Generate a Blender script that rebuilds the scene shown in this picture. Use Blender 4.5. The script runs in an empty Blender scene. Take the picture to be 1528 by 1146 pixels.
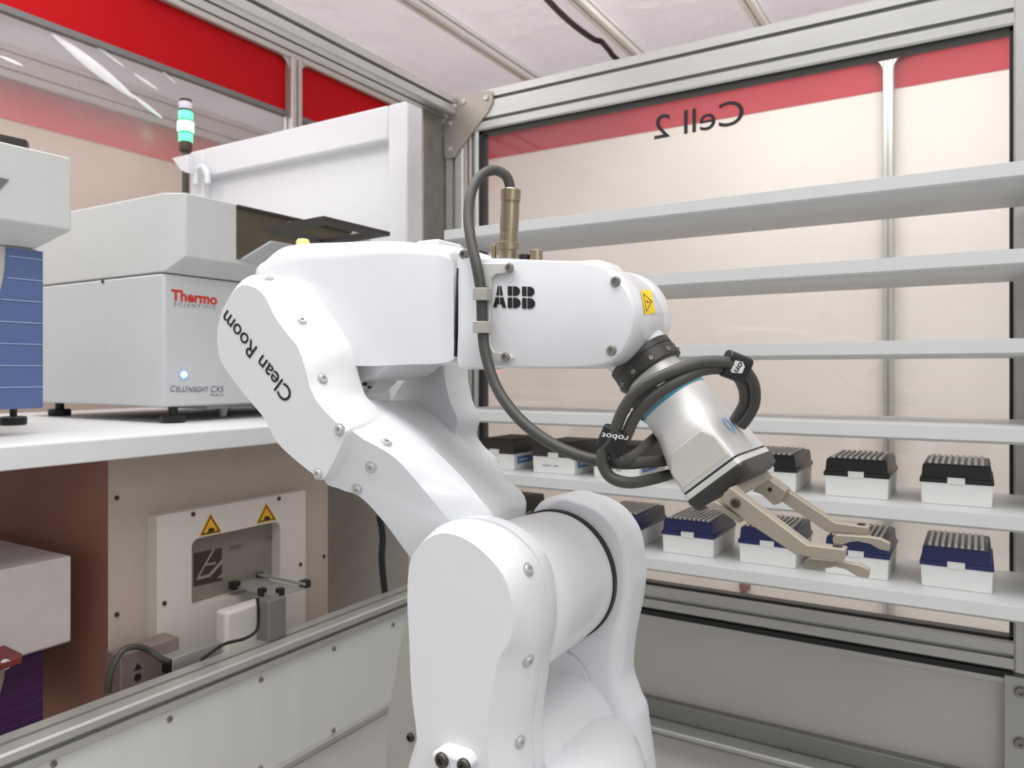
import bpy, bmesh, math, random
from mathutils import Vector as V, Matrix
random.seed(7)
scn = bpy.context.scene
COL = scn.collection
PI = math.pi

# ------------------------------------------------------------------ camera geometry
# camera at the origin, level, turned 31.5 deg; the cell's back wall runs along X, its left wall along Y
FPX, CX, HY = 1136.0, 764.0, 555.0
CA, SA = math.cos(math.radians(31.5)), math.sin(math.radians(31.5))

def ray(x, y):
    u, v = (x - CX) / FPX, (HY - y) / FPX
    return V((CA * u - SA, SA * u + CA, v))

def P(x, y, X=None, Y=None, Z=None, pl=None):
    """the point of a plane of the room that is seen at (x, y) of the photograph"""
    d = ray(x, y)
    if X is not None: t = X / d.x
    elif Y is not None: t = Y / d.y
    elif Z is not None: t = Z / d.z
    else:
        a, b, c = pl                     # Y = a + b X + c Z
        t = a / (d.y - b * d.x - c * d.z)
    return d * t

# ------------------------------------------------------------------ materials
def srgb(c):
    return tuple(((v / 255) / 12.92 if v / 255 <= 0.04045 else ((v / 255 + 0.055) / 1.055) ** 2.4) for v in c)

MATS = {}
def mat(name, rgb, rough=0.5, metal=0.0, noise=0.04, scale=30.0, bump=0.0, stretch=None, coat=0.0, emit=0.0, spec=None):
    if name in MATS: return MATS[name]
    m = bpy.data.materials.new(name); m.use_nodes = True
    nt = m.node_tree; b = nt.nodes['Principled BSDF']
    c = srgb(rgb)
    tc = nt.nodes.new('ShaderNodeTexCoord'); mp = nt.nodes.new('ShaderNodeMapping')
    nt.links.new(tc.outputs['Object'], mp.inputs['Vector'])
    if stretch: mp.inputs['Scale'].default_value = stretch
    nz = nt.nodes.new('ShaderNodeTexNoise'); nz.inputs['Scale'].default_value = scale; nz.inputs['Detail'].default_value = 3
    nt.links.new(mp.outputs['Vector'], nz.inputs['Vector'])
    rp = nt.nodes.new('ShaderNodeValToRGB')
    rp.color_ramp.elements[0].position = 0.3; rp.color_ramp.elements[1].position = 0.7
    rp.color_ramp.elements[0].color = tuple(max(0, v * (1 - noise)) for v in c) + (1,)
    rp.color_ramp.elements[1].color = tuple(min(1, v * (1 + noise)) for v in c) + (1,)
    nt.links.new(nz.outputs['Fac'], rp.inputs['Fac'])
    nt.links.new(rp.outputs['Color'], b.inputs['Base Color'])
    b.inputs['Roughness'].default_value = rough; b.inputs['Metallic'].default_value = metal
    if spec is not None: b.inputs['Specular IOR Level'].default_value = spec
    if coat: b.inputs['Coat Weight'].default_value = coat; b.inputs['Coat Roughness'].default_value = 0.12
    if bump:
        bp = nt.nodes.new('ShaderNodeBump'); bp.inputs['Strength'].default_value = bump; bp.inputs['Distance'].default_value = 0.01
        nt.links.new(nz.outputs['Fac'], bp.inputs['Height']); nt.links.new(bp.outputs['Normal'], b.inputs['Normal'])
    if emit:
        b.inputs['Emission Color'].default_value = c + (1,); b.inputs['Emission Strength'].default_value = emit
    MATS[name] = m
    return m

def film(name, tint, diff, alpha, gloss=0.08, rough=0.08, bump=0.0, scale=6.0):
    """clear glass or plastic film: transparent, with some haze and some reflection"""
    if name in MATS: return MATS[name]
    m = bpy.data.materials.new(name); m.use_nodes = True
    nt = m.node_tree; nt.nodes.clear()
    out = nt.nodes.new('ShaderNodeOutputMaterial')
    tr = nt.nodes.new('ShaderNodeBsdfTransparent'); tr.inputs['Color'].default_value = srgb(tint) + (1,)
    df = nt.nodes.new('ShaderNodeBsdfDiffuse'); df.inputs['Color'].default_value = srgb(diff) + (1,)
    tl = nt.nodes.new('ShaderNodeBsdfTranslucent'); tl.inputs['Color'].default_value = srgb(diff) + (1,)
    ad = nt.nodes.new('ShaderNodeMixShader'); ad.inputs['Fac'].default_value = 0.5
    nt.links.new(df.outputs[0], ad.inputs[1]); nt.links.new(tl.outputs[0], ad.inputs[2])
    gl = nt.nodes.new('ShaderNodeBsdfGlossy'); gl.inputs['Roughness'].default_value = rough
    m1 = nt.nodes.new('ShaderNodeMixShader'); m1.inputs['Fac'].default_value = alpha
    m2 = nt.nodes.new('ShaderNodeMixShader'); m2.inputs['Fac'].default_value = gloss
    nt.links.new(tr.outputs[0], m1.inputs[1]); nt.links.new(ad.outputs[0], m1.inputs[2])
    nt.links.new(m1.outputs[0], m2.inputs[1]); nt.links.new(gl.outputs[0], m2.inputs[2])
    nt.links.new(m2.outputs[0], out.inputs['Surface'])
    if bump:
        nz = nt.nodes.new('ShaderNodeTexNoise'); nz.inputs['Scale'].default_value = scale; nz.inputs['Detail'].default_value = 4
        bp = nt.nodes.new('ShaderNodeBump'); bp.inputs['Strength'].default_value = bump; bp.inputs['Distance'].default_value = 0.05
        tc = nt.nodes.new('ShaderNodeTexCoord'); nt.links.new(tc.outputs['Object'], nz.inputs['Vector'])
        nt.links.new(nz.outputs['Fac'], bp.inputs['Height'])
        nt.links.new(bp.outputs['Normal'], gl.inputs['Normal']); nt.links.new(bp.outputs['Normal'], df.inputs['Normal'])
        # hazier along the creases
        rp = nt.nodes.new('ShaderNodeMapRange'); rp.inputs['From Min'].default_value = 0.35; rp.inputs['From Max'].default_value = 0.7
        rp.inputs['To Min'].default_value = max(0, alpha - 0.12 * alpha); rp.inputs['To Max'].default_value = min(1, alpha + 0.12 * alpha)
        nt.links.new(nz.outputs['Fac'], rp.inputs['Value']); nt.links.new(rp.outputs['Result'], m1.inputs['Fac'])
    MATS[name] = m
    return m

WHITE = mat('robot_white', (226, 227, 229), 0.28, noise=0.01, coat=0.25)
WHITE2 = mat('robot_white_panel', (226, 226, 227), 0.34, noise=0.01, coat=0.15)
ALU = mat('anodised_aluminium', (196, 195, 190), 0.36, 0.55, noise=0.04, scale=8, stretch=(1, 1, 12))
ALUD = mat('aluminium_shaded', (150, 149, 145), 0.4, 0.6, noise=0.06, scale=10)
STEEL = mat('brushed_steel', (168, 166, 161), 0.42, 0.5, noise=0.06, scale=6, stretch=(1, 1, 14))
GALV = mat('galvanised_steel', (140, 136, 128), 0.5, 0.45, noise=0.14, scale=22)
SHELF = mat('shelf_aluminium', (212, 213, 212), 0.4, 0.25, noise=0.02, scale=12)
DARK = mat('dark_cable_rubber', (66, 64, 60), 0.5, noise=0.06)
ALUP = mat('pale_aluminium', (228, 227, 222), 0.45, 0.1, noise=.03)
BLACK = mat('black_plastic', (24, 24, 25), 0.42, noise=0.08)
INK = mat('black_ink', (22, 22, 26), 0.6, noise=0.02)
FLANGE = mat('dark_flange', (62, 60, 57), 0.4, 0.35, noise=0.06)
NICKEL = mat('nickel_connector', (156, 142, 120), 0.34, 0.8, noise=0.05)
FINGER = mat('finger_aluminium', (160, 151, 136), 0.45, 0.3, noise=0.03)
GRIP = mat('gripper_silver', (206, 204, 201), 0.46, 0.35, noise=0.02)
GRIPF = mat('gripper_panel', (205, 200, 191), 0.5, 0.1, noise=0.02)
TEAL = mat('teal_ring', (30, 128, 150), 0.4)
CLIPM = mat('clip_grey', (176, 172, 164), 0.5, 0.1)
SCREW = mat('screw_steel', (150, 146, 138), 0.35, 0.7)
SCREWD = mat('screw_dark', (78, 72, 66), 0.4, 0.6)
YEL = mat('yellow_label', (244, 206, 20), 0.5)
AMB = mat('amber_label', (226, 166, 36), 0.5)
RED = mat('red_fabric', (182, 20, 26), 0.7, noise=0.05, scale=4, spec=.1)
REDB = mat('red_fabric_far', (196, 34, 50), 0.7, noise=0.08, scale=3)
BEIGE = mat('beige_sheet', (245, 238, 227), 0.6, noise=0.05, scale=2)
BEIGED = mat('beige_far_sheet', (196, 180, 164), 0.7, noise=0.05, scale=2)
INST = mat('instrument_white', (205, 206, 204), 0.5, noise=0.015)
INSTL = mat('instrument_front_grey', (200, 202, 203), 0.5, noise=0.015)
BLUE = mat('instrument_blue', (84, 104, 148), 0.45, noise=0.04)
CREAM = mat('instrument_cream', (186, 184, 178), 0.5)
BENCH = mat('bench_laminate', (222, 222, 222), 0.3, noise=0.02)
INCB = mat('incubator_beige_red_bounce', (186, 170, 158), 0.5, noise=0.03)  # beige with a faint red reflection mixed into the colour
INCP = mat('incubator_plate', (206, 200, 190), 0.5, noise=0.02)
INCS = mat('incubator_side_red_bounce', (150, 104, 88), 0.6, noise=0.06, scale=5)  # red light bounced onto this side is put into the colour
CABW = mat('cabinet_white', (230, 232, 235), 0.35, noise=0.01)
PANELM = mat('panel_white', (222, 222, 218), 0.5, 0.1, noise=0.03, scale=3, stretch=(1, 6, .4))
PANELB = mat('panel_steel', (196, 193, 187), 0.45, 0.15, noise=0.05, scale=4)
DECKM = mat('deck_plate', (176, 174, 170), 0.42, 0.35, noise=0.05, scale=9)
BOXW = mat('rack_white', (224, 224, 221), 0.45, noise=0.015)
LIDK = mat('lid_black', (26, 24, 24), 0.38, noise=0.06)
LIDN = mat('lid_navy', (30, 38, 88), 0.4, noise=0.06)
LIDG = mat('lid_charcoal', (52, 47, 42), 0.5, noise=0.06)
RIB = mat('lid_rib_sheen', (246, 241, 234), 0.3, noise=0.05)  # specular sheen on the ribs put into a pale colour
TAPE = mat('blue_tape', (58, 112, 172), 0.5)
PRINT = mat('grey_print', (150, 150, 152), 0.6)
THERMO = mat('red_lettering', (206, 52, 36), 0.5)
SCI = mat('grey_lettering', (130, 128, 128), 0.5)
NAVY = mat('navy_lettering', (74, 78, 96), 0.5)
LED = mat('blue_led', (110, 160, 255), 0.3, emit=6.0)
LEDRING = mat('led_bezel', (176, 190, 232), 0.35)
GREENL = mat('green_lamp', (96, 245, 170), 0.3, emit=1.3)
GREENH = mat('green_lamp_bright', (190, 255, 225), 0.3, emit=3.0)
LAMPW = mat('lamp_white', (226, 226, 236), 0.3)
BROWN = mat('inner_brown', (92, 84, 70), 0.5, 0.3, noise=0.08)
HOLE = mat('dark_recess', (52, 46, 40), 0.6, noise=0.1)
LOGOB = mat('blue_logo', (120, 172, 216), 0.4)
STRAPW = mat('strap_white', (222, 222, 222), 0.6)
FLOORM = mat('hall_floor', (216, 211, 202), 0.35, noise=0.05, scale=3)
GREYW = mat('grey_backing', (206, 203, 198), 0.5, noise=0.04)
GLASS = film('window_glass', (250, 250, 250), (235, 235, 235), 0.05, 0.05, 0.03)
SHEET = film('clear_sheet', (248, 245, 245), (214, 209, 208), 0.26, 0.06, 0.3, 0.10, 4.0)
SHEETC = film('clear_ceiling_sheet', (246, 242, 244), (208, 202, 204), 0.62, 0.14, 0.15, 0.8, 5.0)
GLARE = mat('film_fold_glare', (240, 240, 242), 0.22, noise=0.02)  # glare along the film's creases, painted as a whitish colour

# ------------------------------------------------------------------ mesh building
class MB:
    def __init__(s): s.v, s.f, s.m, s.cur = [], [], [], 0
    def add(s, pts, faces):
        o = len(s.v); s.v += [V(p) for p in pts]
        for f in faces: s.f.append([i + o for i in f]); s.m.append(s.cur)
        return s
    def box(s, x0, x1, y0, y1, z0, z1):
        p = [(x, y, z) for z in (z0, z1) for y in (y0, y1) for x in (x0, x1)]
        return s.add(p, [(0, 2, 3, 1), (4, 5, 7, 6), (0, 1, 5, 4), (2, 6, 7, 3), (0, 4, 6, 2), (1, 3, 7, 5)])
    def loft(s, rings, cap0=True, cap1=True):
        n = len(rings[0]); pts = [p for r in rings for p in r]; fs = []
        for k in range(len(rings) - 1):
            for i in range(n):
                j = (i + 1) % n
                fs.append((k * n + i, k * n + j, (k + 1) * n + j, (k + 1) * n + i))
        if cap0: fs.append(tuple(range(n - 1, -1, -1)))
        if cap1: fs.append(tuple((len(rings) - 1) * n + i for i in range(n)))
        return s.add(pts, fs)
    def prism(s, poly, d):
        d = V(d); return s.loft([[V(p) for p in poly], [V(p) + d for p in poly]])
    def lathe(s, prof, org, axis, n=32):
        """prof: (radius, height) pairs along axis"""
        a = V(axis).normalized(); t = V((0, 0, 1)) if abs(a.z) < .9 else V((1, 0, 0))
        e = a.cross(t).normalized(); g = a.cross(e); org = V(org)
        rings = [[org + a * h + (e * math.cos(2 * PI * i / n) + g * math.sin(2 * PI * i / n)) * max(r, 1e-5) for i in range(n)] for r, h in prof]
        return s.loft(rings)
    def tube(s, pts, r, n=14, rads=None):
        rings = []; up = None
        for i, p in enumerate(pts):
            a = (pts[min(i + 1, len(pts) - 1)] - pts[max(i - 1, 0)]).normalized()
            if up is None: up = a.orthogonal().normalized()
            up = (up - a * up.dot(a)).normalized(); w = a.cross(up)
            rr = rads[i] if rads else r
            rings.append([p + (up * math.cos(2 * PI * k / n) + w * math.sin(2 * PI * k / n)) * rr for k in range(n)])
        return s.loft(rings)

def emptyo(name, loc):
    o = bpy.data.objects.new(name, None); o.empty_display_size = .05; o.location = loc; COL.objects.link(o); return o

def org_of(o):
    v = V((0, 0, 0))
    while o is not None: v += V(o.location); o = o.parent
    return v

def build(name, mb, mats, parent=None, origin=None, bevel=0.0, seg=3, angle=40, flat=False, local=False):
    if not isinstance(mats, (list, tuple)): mats = [mats]
    if parent is not None: o0 = V((0, 0, 0)) if local else org_of(parent)
    elif origin is not None: o0 = V(origin)
    else:
        xs = [p.x for p in mb.v]; ys = [p.y for p in mb.v]; zs = [p.z for p in mb.v]
        o0 = V(((min(xs) + max(xs)) / 2, (min(ys) + max(ys)) / 2, min(zs)))
    me = bpy.data.meshes.new(name)
    me.from_pydata([tuple(p - o0) for p in mb.v], [], mb.f)
    for m in mats: me.materials.append(m)
    for p, k in zip(me.polygons, mb.m): p.material_index = k
    bm = bmesh.new(); bm.from_mesh(me); bmesh.ops.recalc_face_normals(bm, faces=bm.faces[:]); bm.to_mesh(me); bm.free()
    if not flat:
        for p in me.polygons: p.use_smooth = True
        me.set_sharp_from_angle(angle=math.radians(angle))
    o = bpy.data.objects.new(name, me); COL.objects.link(o)
    if parent is not None: o.parent = parent
    else: o.location = o0
    if bevel:
        b = o.modifiers.new('edge', 'BEVEL'); b.width = bevel; b.segments = seg; b.limit_method = 'ANGLE'; b.angle_limit = math.radians(35)
        b.harden_normals = False
    return o

def tag(o, label, cat, group=None):
    o['label'] = label; o['category'] = cat
    if group: o['group'] = group
    return o
def struct(o, label=None):
    o['kind'] = 'structure'
    if label: o['label'] = label
    return o

def catmull(pts, per=8, closed=True):
    out = []; n = len(pts)
    rng = range(n) if closed else range(n - 1)
    for i in rng:
        g = (lambda k: pts[k % n]) if closed else (lambda k: pts[max(0, min(n - 1, k))])
        p0, p1, p2, p3 = g(i - 1), g(i), g(i + 1), g(i + 2)
        for k in range(per):
            t = k / per
            out.append(0.5 * ((2 * p1) + (p2 - p0) * t + (2 * p0 - 5 * p1 + 4 * p2 - p3) * t * t + (3 * p1 - p0 - 3 * p2 + p3) * t ** 3))
    if not closed: out.append(pts[-1].copy())
    return out

from mathutils.bvhtree import BVHTree
def hit(mb, x, y):
    """the surface point and normal of a built shape that is seen at (x, y)"""
    t = BVHTree.FromPolygons(mb.v, mb.f); loc, nor, i, d = t.ray_cast(V((0, 0, 0)), ray(x, y))
    if loc is None: return None, None
    if nor.dot(ray(x, y)) > 0: nor = -nor
    return loc, nor

def px(pts, **k): return [P(x, y, **k) for x, y in pts]

def shell(stages, per=6, rnd=7):
    """stages: list of (world outline, mode); mode 'round' curves convexly from the ring before, 'line' goes straight"""
    rings = [catmull(stages[0][0], per)]
    for out, mode in stages[1:]:
        B = catmull(out, per); A = rings[-1]
        if mode == 'line': rings.append(B)
        elif mode == 'bulge':
            for k in range(1, rnd + 1):
                t = k / rnd; w = math.sin(t * 1.2) / math.sin(1.2)
                rings.append([V((a.x + (b.x - a.x) * w, a.y + (b.y - a.y) * t, a.z + (b.z - a.z) * w)) for a, b in zip(A, B)])
        elif mode == 'round':
            for k in range(1, rnd + 1):
                t = k / rnd * PI / 2
                rings.append([V((a.x + (b.x - a.x) * math.sin(t), a.y + (b.y - a.y) * (1 - math.cos(t)), a.z + (b.z - a.z) * math.sin(t))) for a, b in zip(A, B)])
        else:  # 'close': curves back in
            for k in range(1, rnd + 1):
                t = k / rnd * PI / 2
                rings.append([V((a.x + (b.x - a.x) * (1 - math.cos(t)), a.y + (b.y - a.y) * math.sin(t), a.z + (b.z - a.z) * (1 - math.cos(t)))) for a, b in zip(A, B)])
    m = MB(); m.loft(rings); return m

def text_mb(body, p0, p1, pu, bold=0.0, shear=0.0, spacing=1.0):
    """lettering: its bounding box runs from p0 to p1 along the baseline; pu is the point above p0 at cap height"""
    cu = bpy.data.curves.new('lettering', 'FONT'); cu.body = body; cu.offset = bold; cu.shear = shear; cu.space_character = spacing
    cu.resolution_u = 4
    o = bpy.data.objects.new('lettering', cu); COL.objects.link(o)
    dg = bpy.context.evaluated_depsgraph_get(); ev = o.evaluated_get(dg); me = ev.to_mesh()
    vs = [v.co.copy() for v in me.vertices]; fs = [tuple(p.vertices) for p in me.polygons]
    ev.to_mesh_clear(); bpy.data.objects.remove(o); bpy.data.curves.remove(cu)
    x0, x1 = min(v.x for v in vs), max(v.x for v in vs)
    cap = 0.729 if any(ch.isupper() or ch in 'lbdtf' for ch in body) else 0.55
    m = MB()
    m.add([p0 + (p1 - p0) * ((v.x - x0) / (x1 - x0)) + (pu - p0) * (v.y / cap) for v in vs], fs)
    return m

def tslot(w, h, nh=1, d=.010, s=.004):
    """outline of an aluminium profile w wide (a) and h high (b), with nh slots on its tall sides"""
    def side(L, n):
        pts = [0.0]; res = []
        for i in range(n):
            c = L * (i + .5) / n
            res += [(c - s, 0), (c - s * 1.0, d * .45), (c - s * 1.9, d * .55), (c - s * 1.9, d), (c + s * 1.9, d), (c + s * 1.9, d * .55), (c + s, d * .45), (c + s, 0)]
        return res
    r = .003
    out = []
    out += [(r, 0)] + side(w, 1) + [(w - r, 0), (w, r)]
    out += [(w - q, p) for p, q in side(h, nh)] + [(w, h - r), (w - r, h)]
    out += [(w - p, h - q) for p, q in side(w, 1)] + [(r, h), (0, h - r)]
    out += [(q, h - p) for p, q in side(h, nh)] + [(0, r)]
    return out

def beam(a0, a1, axis, o, w, h, nh):
    """extruded profile from a0 to a1 along axis; o = lower corner of its section"""
    m = MB(); rings = []
    for a in (a0, a1):
        if axis == 'X': rings.append([V((a, o[0] + p, o[1] + q)) for p, q in tslot(w, h, nh)])
        elif axis == 'Y': rings.append([V((o[0] + p, a, o[1] + q)) for p, q in tslot(w, h, nh)])
        else: rings.append([V((o[0] + p, o[1] + q, a)) for p, q in tslot(w, h, nh)])
    m.loft(rings); return m

def screw_mb(c, axis, r=.004, h=.003):
    m = MB(); m.lathe([(r, 0), (r, h * .5), (r * .8, h), (r * .45, h), (r * .42, h * .45), (0, h * .45)], c, axis, 14); return m

# ================================================================== SETTING
FLOORZ = -1.35
m = MB(); m.box(-3.6, 2.2, -1.2, 3.4, FLOORZ - .05, FLOORZ); struct(build('floor', m, FLOORM), 'pale smooth hall floor under the tent')

XL, YB = -1.025, 1.43            # inner faces of the cell's left and back frames
DECK = -.69
# ---- tent walls
XW1, XW2, YW = -2.12, -3.1, 3.0
m = MB(); m.box(-3.3, 1.9, YW, YW + .02, FLOORZ, 1.0); wb = struct(build('wall_back', m, BEIGE), 'pale beige plastic tent wall with a red band at the top')
m = MB(); m.box(-3.3, 1.9, YW - .004, YW + .02, 1.0, 1.24); build('red_band', m, REDB, wb)
for y_, mt_ in ((544.5, mat('green_led', (80, 255, 140), .4, emit=3)), (554, mat('red_led', (255, 90, 70), .4, emit=3))):
    m = MB(); m.lathe([(.012, 0), (.012, .004), (.008, .008), (0, .009)], P(737, y_, Y=YW), (0, -1, 0), 16); build('indicator_light', m, mt_, wb)
c_ = P(1113, 874, Y=YW); m = MB(); m.box(c_.x - .018, c_.x + .018, YW - .03, YW, c_.z - .01, c_.z + .014); m.box(c_.x - .016, c_.x + .004, YW - .025, YW, c_.z - .05, c_.z - .012)
build('latch', m, mat('latch_red', (128, 62, 58), .5), wb)
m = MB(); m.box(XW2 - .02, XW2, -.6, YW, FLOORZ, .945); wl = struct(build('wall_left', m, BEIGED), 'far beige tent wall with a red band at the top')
m = MB(); m.box(XW2 - .02, XW2 + .004, -.6, YW, .945, 1.09); build('red_band', m, REDB, wl)
struct(build('trim_1', beam(-.6, YW, 'Y', (XW2 - .01, 1.09), .045, .13, 2), ALU), 'aluminium beam above the far red band')

# left inner tent frame: red panels with rounded corners between aluminium posts
def rrect(y0, y1, z0, z1, r, X, rb=None):
    pts = []; rb = r if rb is None else rb
    for cy, cz, a0, rr in ((y1, z1, 0, r), (y0, z1, 90, r), (y0, z0, 180, rb), (y1, z0, 270, rb)):
        sy, sz = (-1 if cy == y1 else 1), (-1 if cz == z1 else 1)
        for k in range(6):
            a = math.radians(a0 + k * 18)
            pts.append(V((X, cy + sy * rr + rr * math.cos(a), cz + sz * rr + rr * math.sin(a))))
    return pts
yp0, yp1 = 1.905, 1.957
for y0, y1, nm in ((-.4, yp0, 1), (yp1, YW, 2)):
    m = MB(); m.prism(rrect(y0 - .02, y1 + .02, .935, 1.126, .045, XW1, .002), (-.006, 0, 0))
    w = struct(build('wall_panel_red', m, RED), 'bright red tent panel with rounded upper corners')
m = MB(); m.box(XW1 - .02, XW1 + .003, -.4, YW, .920, .937); struct(build('trim_2', m, mat('grey_hem', (116, 114, 114), .6)), 'grey hem under the red panels')
struct(build('trim_3', beam(.2, YW, 'Y', (XW1 - .02, 1.124), .045, .09, 2), ALU), 'aluminium beam above the red panels')
m = MB(); m.loft([[V((XW1 - .012 + p, yp0 + q, z)) for p, q in tslot(.045, .05, 1)] for z in (FLOORZ, 1.124)])
struct(build('trim_4', m, ALU), 'aluminium post between the red panels')
m = MB()
for sgn, ye in ((1, yp1), (-1, yp0)):           # corner fillets of the frame
    c = [V((XW1 + .012, ye, 1.126)), V((XW1 + .012, ye + sgn * .05, 1.126))]
    for k in range(7):
        a = math.radians(90 - k * 15); c.append(V((XW1 + .012, ye + sgn * .05 - sgn * .05 * math.cos(a) , 1.076 + .05 * math.sin(a))))
    m.prism(c, (.006, 0, 0))
struct(build('trim_5', m, ALU), 'rounded corner pieces of the red panels')

# clear plastic sheet hanging under the first red panels
m = MB(); ny, nz = 40, 12; pts = []
for i in range(ny + 1):
    for j in range(nz + 1):
        y = -.4 + (YW + .3) * i / ny; z = FLOORZ + (.928 - FLOORZ) * j / nz
        pts.append(V((XW1 - .03 + .012 * math.sin(y * 9 + z * 4) + .006 * math.sin(y * 23 - z * 7), y, z)))
fs = [(i * (nz + 1) + j, (i + 1) * (nz + 1) + j, (i + 1) * (nz + 1) + j + 1, i * (nz + 1) + j + 1) for i in range(ny) for j in range(nz)]
m.add(pts, fs)
sheet = build('plastic_sheet', m, SHEET); tag(sheet, 'clear creased plastic sheet hanging below the red panel at upper left', 'plastic sheet')
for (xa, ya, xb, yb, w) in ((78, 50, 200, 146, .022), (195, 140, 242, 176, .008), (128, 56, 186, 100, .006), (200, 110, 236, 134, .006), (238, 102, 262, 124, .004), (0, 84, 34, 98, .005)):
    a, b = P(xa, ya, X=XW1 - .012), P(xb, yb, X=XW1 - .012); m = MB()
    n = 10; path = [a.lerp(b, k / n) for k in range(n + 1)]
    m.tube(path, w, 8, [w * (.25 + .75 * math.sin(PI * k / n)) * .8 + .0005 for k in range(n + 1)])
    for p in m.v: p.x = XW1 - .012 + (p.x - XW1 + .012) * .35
    build('glare_fold', m, GLARE, sheet)

# tent ceiling of clear film on aluminium beams
ZC = 1.30
m = MB(); m.box(-3.3, 1.9, .6, YW + .1, ZC, ZC + .004); struct(build('ceiling', m, SHEETC), 'clear wrinkled plastic film ceiling of the tent')
for k, X in enumerate((-1.652, -1.164, -.672, -.18)):
    struct(build('trim_%d' % (6 + k), beam(.6, YW, 'Y', (X - .022, ZC - .05), .045, .045, 1), ALUP), 'aluminium ceiling beam')
cab = catmull([P(740, -90, Z=1.27), P(812, -6, Z=1.27), P(850, 32, Z=1.27), P(885, 58, Z=1.272), P(897, 62, Z=1.27), P(908, 74, Z=1.275), P(925, 92, Z=1.27), P(1000, 150, Z=1.27)], 6, False)
m = MB(); m.tube(cab, .011, 10); tag(build('ceiling_cable', m, BLACK), 'thick black cable running along the clear ceiling between two beams', 'cable')
# back wall posts, seen through the window
for k, xx in enumerate((1326, 900, 560)):
    X0 = P(xx, 300, Y=YW - .03).x
    m = MB(); m.loft([[V((X0 - .017 + p, YW - .05 + q, z)) for p, q in tslot(.034, .04, 1)] for z in (FLOORZ, 1.12)])
    if k == 0:
        for sg in (-1, 1):
            c = [V((X0 + sg * .017, YW - .05, 1.12)), V((X0 + sg * .07, YW - .05, 1.12))]
            for q in range(7):
                a = math.radians(90 - q * 15); c.append(V((X0 + sg * (.067 - .05 * math.cos(a)), YW - .05, 1.055 + .05 * math.sin(a))))
            m.prism(c, (0, .01, 0))
        struct(build('trim_10', m, ALU), 'aluminium post of the tent seen through the window')
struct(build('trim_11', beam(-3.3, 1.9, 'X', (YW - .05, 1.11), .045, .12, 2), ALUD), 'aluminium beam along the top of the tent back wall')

# ---- robot cell frame
ZT = .636
m = MB(); m.box(-1.02, .6, -.35, YB + .02, DECK - .02, DECK); struct(build('floor_deck', m, DECKM), 'grey metal deck of the robot cell')
struct(build('trim_12', beam(-.4, YB, 'Y', (XL - .045, ZT - .045), .045, .045, 1), ALU), 'aluminium top beam of the left side')
struct(build('trim_13', beam(-1.0, .06, 'X', (YB, ZT - .09), .045, .09, 2), ALU), 'aluminium top beam over the back window')
struct(build('trim_14', beam(-.4, YB, 'Y', (XL - .06, -.506), .06, .034, 1), ALU), 'aluminium lower beam of the left side')
struct(build('trim_15', beam(-1.0, .06, 'X', (YB, -.47), .045, .046, 1), ALU), 'aluminium beam under the back window')
XC = -1.062
m = MB(); m.box(XC - .005, XC, 1.353, YB + .05, DECK, ZT - .02); struct(build('trim_16', m, GALV, bevel=.002), 'grey steel corner post')
m = MB(); m.loft([[V((XC + .001 + p, YB + .002 + q, z)) for p, q in tslot(.05, .05, 1)] for z in (DECK, ZT - .09)])
struct(build('trim_17', m, ALU), 'aluminium corner post')
XR = .047
m = MB(); m.loft([[V((XR + p, YB - .003 + q, z)) for p, q in tslot(.08, .05, 1)] for z in (-.47, ZT)])
struct(build('trim_18', m, ALU), 'aluminium right post of the back window')
# back window
m = MB(); m.box(-1.0, XR, YB + .02, YB + .026, -.43, ZT - .09)
win = struct(build('window_1', m, GLASS), 'large clear window in the back of the cell')
m = MB(); zb, zt = -.424, ZT - .09
xw0 = P(717, 400, Y=YB + .012).x
m.box(xw0, XR, YB + .008, YB + .03, zt - .007, zt); m.box(xw0, XR, YB + .008, YB + .03, zb, zb + .005)
m.box(xw0, xw0 + .01, YB + .008, YB + .03, zb, zt); m.box(XR - .005, XR, YB + .008, YB + .03, zb, zt)
build('gasket', m, BLACK, win)
m = MB(); m.loft([[V((xw0 - .027 + p, YB + .002 + q, z)) for p, q in tslot(.026, .03, 1)] for z in (-.43, ZT - .09)]); build('frame', m, ALU, win)
yt = YB + .0185
m = text_mb('Cell 2', P(1110, 184, Y=yt), P(976, 208, Y=yt), P(1110, 145, Y=yt), bold=.004)
build('lettering', m, INK, win, flat=True)

# lower panels
m = MB(); m.box(XL - .045, XL - .008, -.4, YB, DECK, -.505); wl2 = struct(build('wall_left_panel', m, PANELM), 'white lower side panel with screws')
for (x, y) in ((80, 1140), (253, 1073), (389, 1014), (498, 968), (497, 1089), (388, 1146), (586, 932)):
    build('screw', screw_mb(P(x, y, X=XL - .008), (1, 0, 0), .0045, .003), SCREW, wl2)
m = MB(); m.box(XL - .02, XL + .004, -.4, YB, DECK, DECK + .012); build('edge_strip', m, ALU, wl2, bevel=.002)
m = MB(); m.box(-1.02, XR - .012, YB + .012, YB + .03, DECK, -.47); wb2 = struct(build('wall_back_panel', m, PANELB), 'grey steel panel under the back window')
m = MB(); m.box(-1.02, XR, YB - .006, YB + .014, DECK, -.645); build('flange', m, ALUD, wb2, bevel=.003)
m = MB(); m.box(-1.02, XR, YB - .002, YB + .016, -.482, -.472); build('edge_strip', m, BLACK, wb2)
m = MB(); m.box(-1.02, XR, YB + .004, YB + .014, -.492, -.482); build('edge_strip', m, ALU, wb2)
m = MB(); m.box(-1.02, .6, YB - .05, YB - .008, DECK, DECK + .012); build('edge_strip', m, ALU, wb2, bevel=.004)
for x, y in ((1042, 1083), (1177, 1118), (960, 1063)):
    build('screw', screw_mb(P(x, y, Y=YB - .006), (0, -1, 0), .004, .003), SCREW, wb2)
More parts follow.
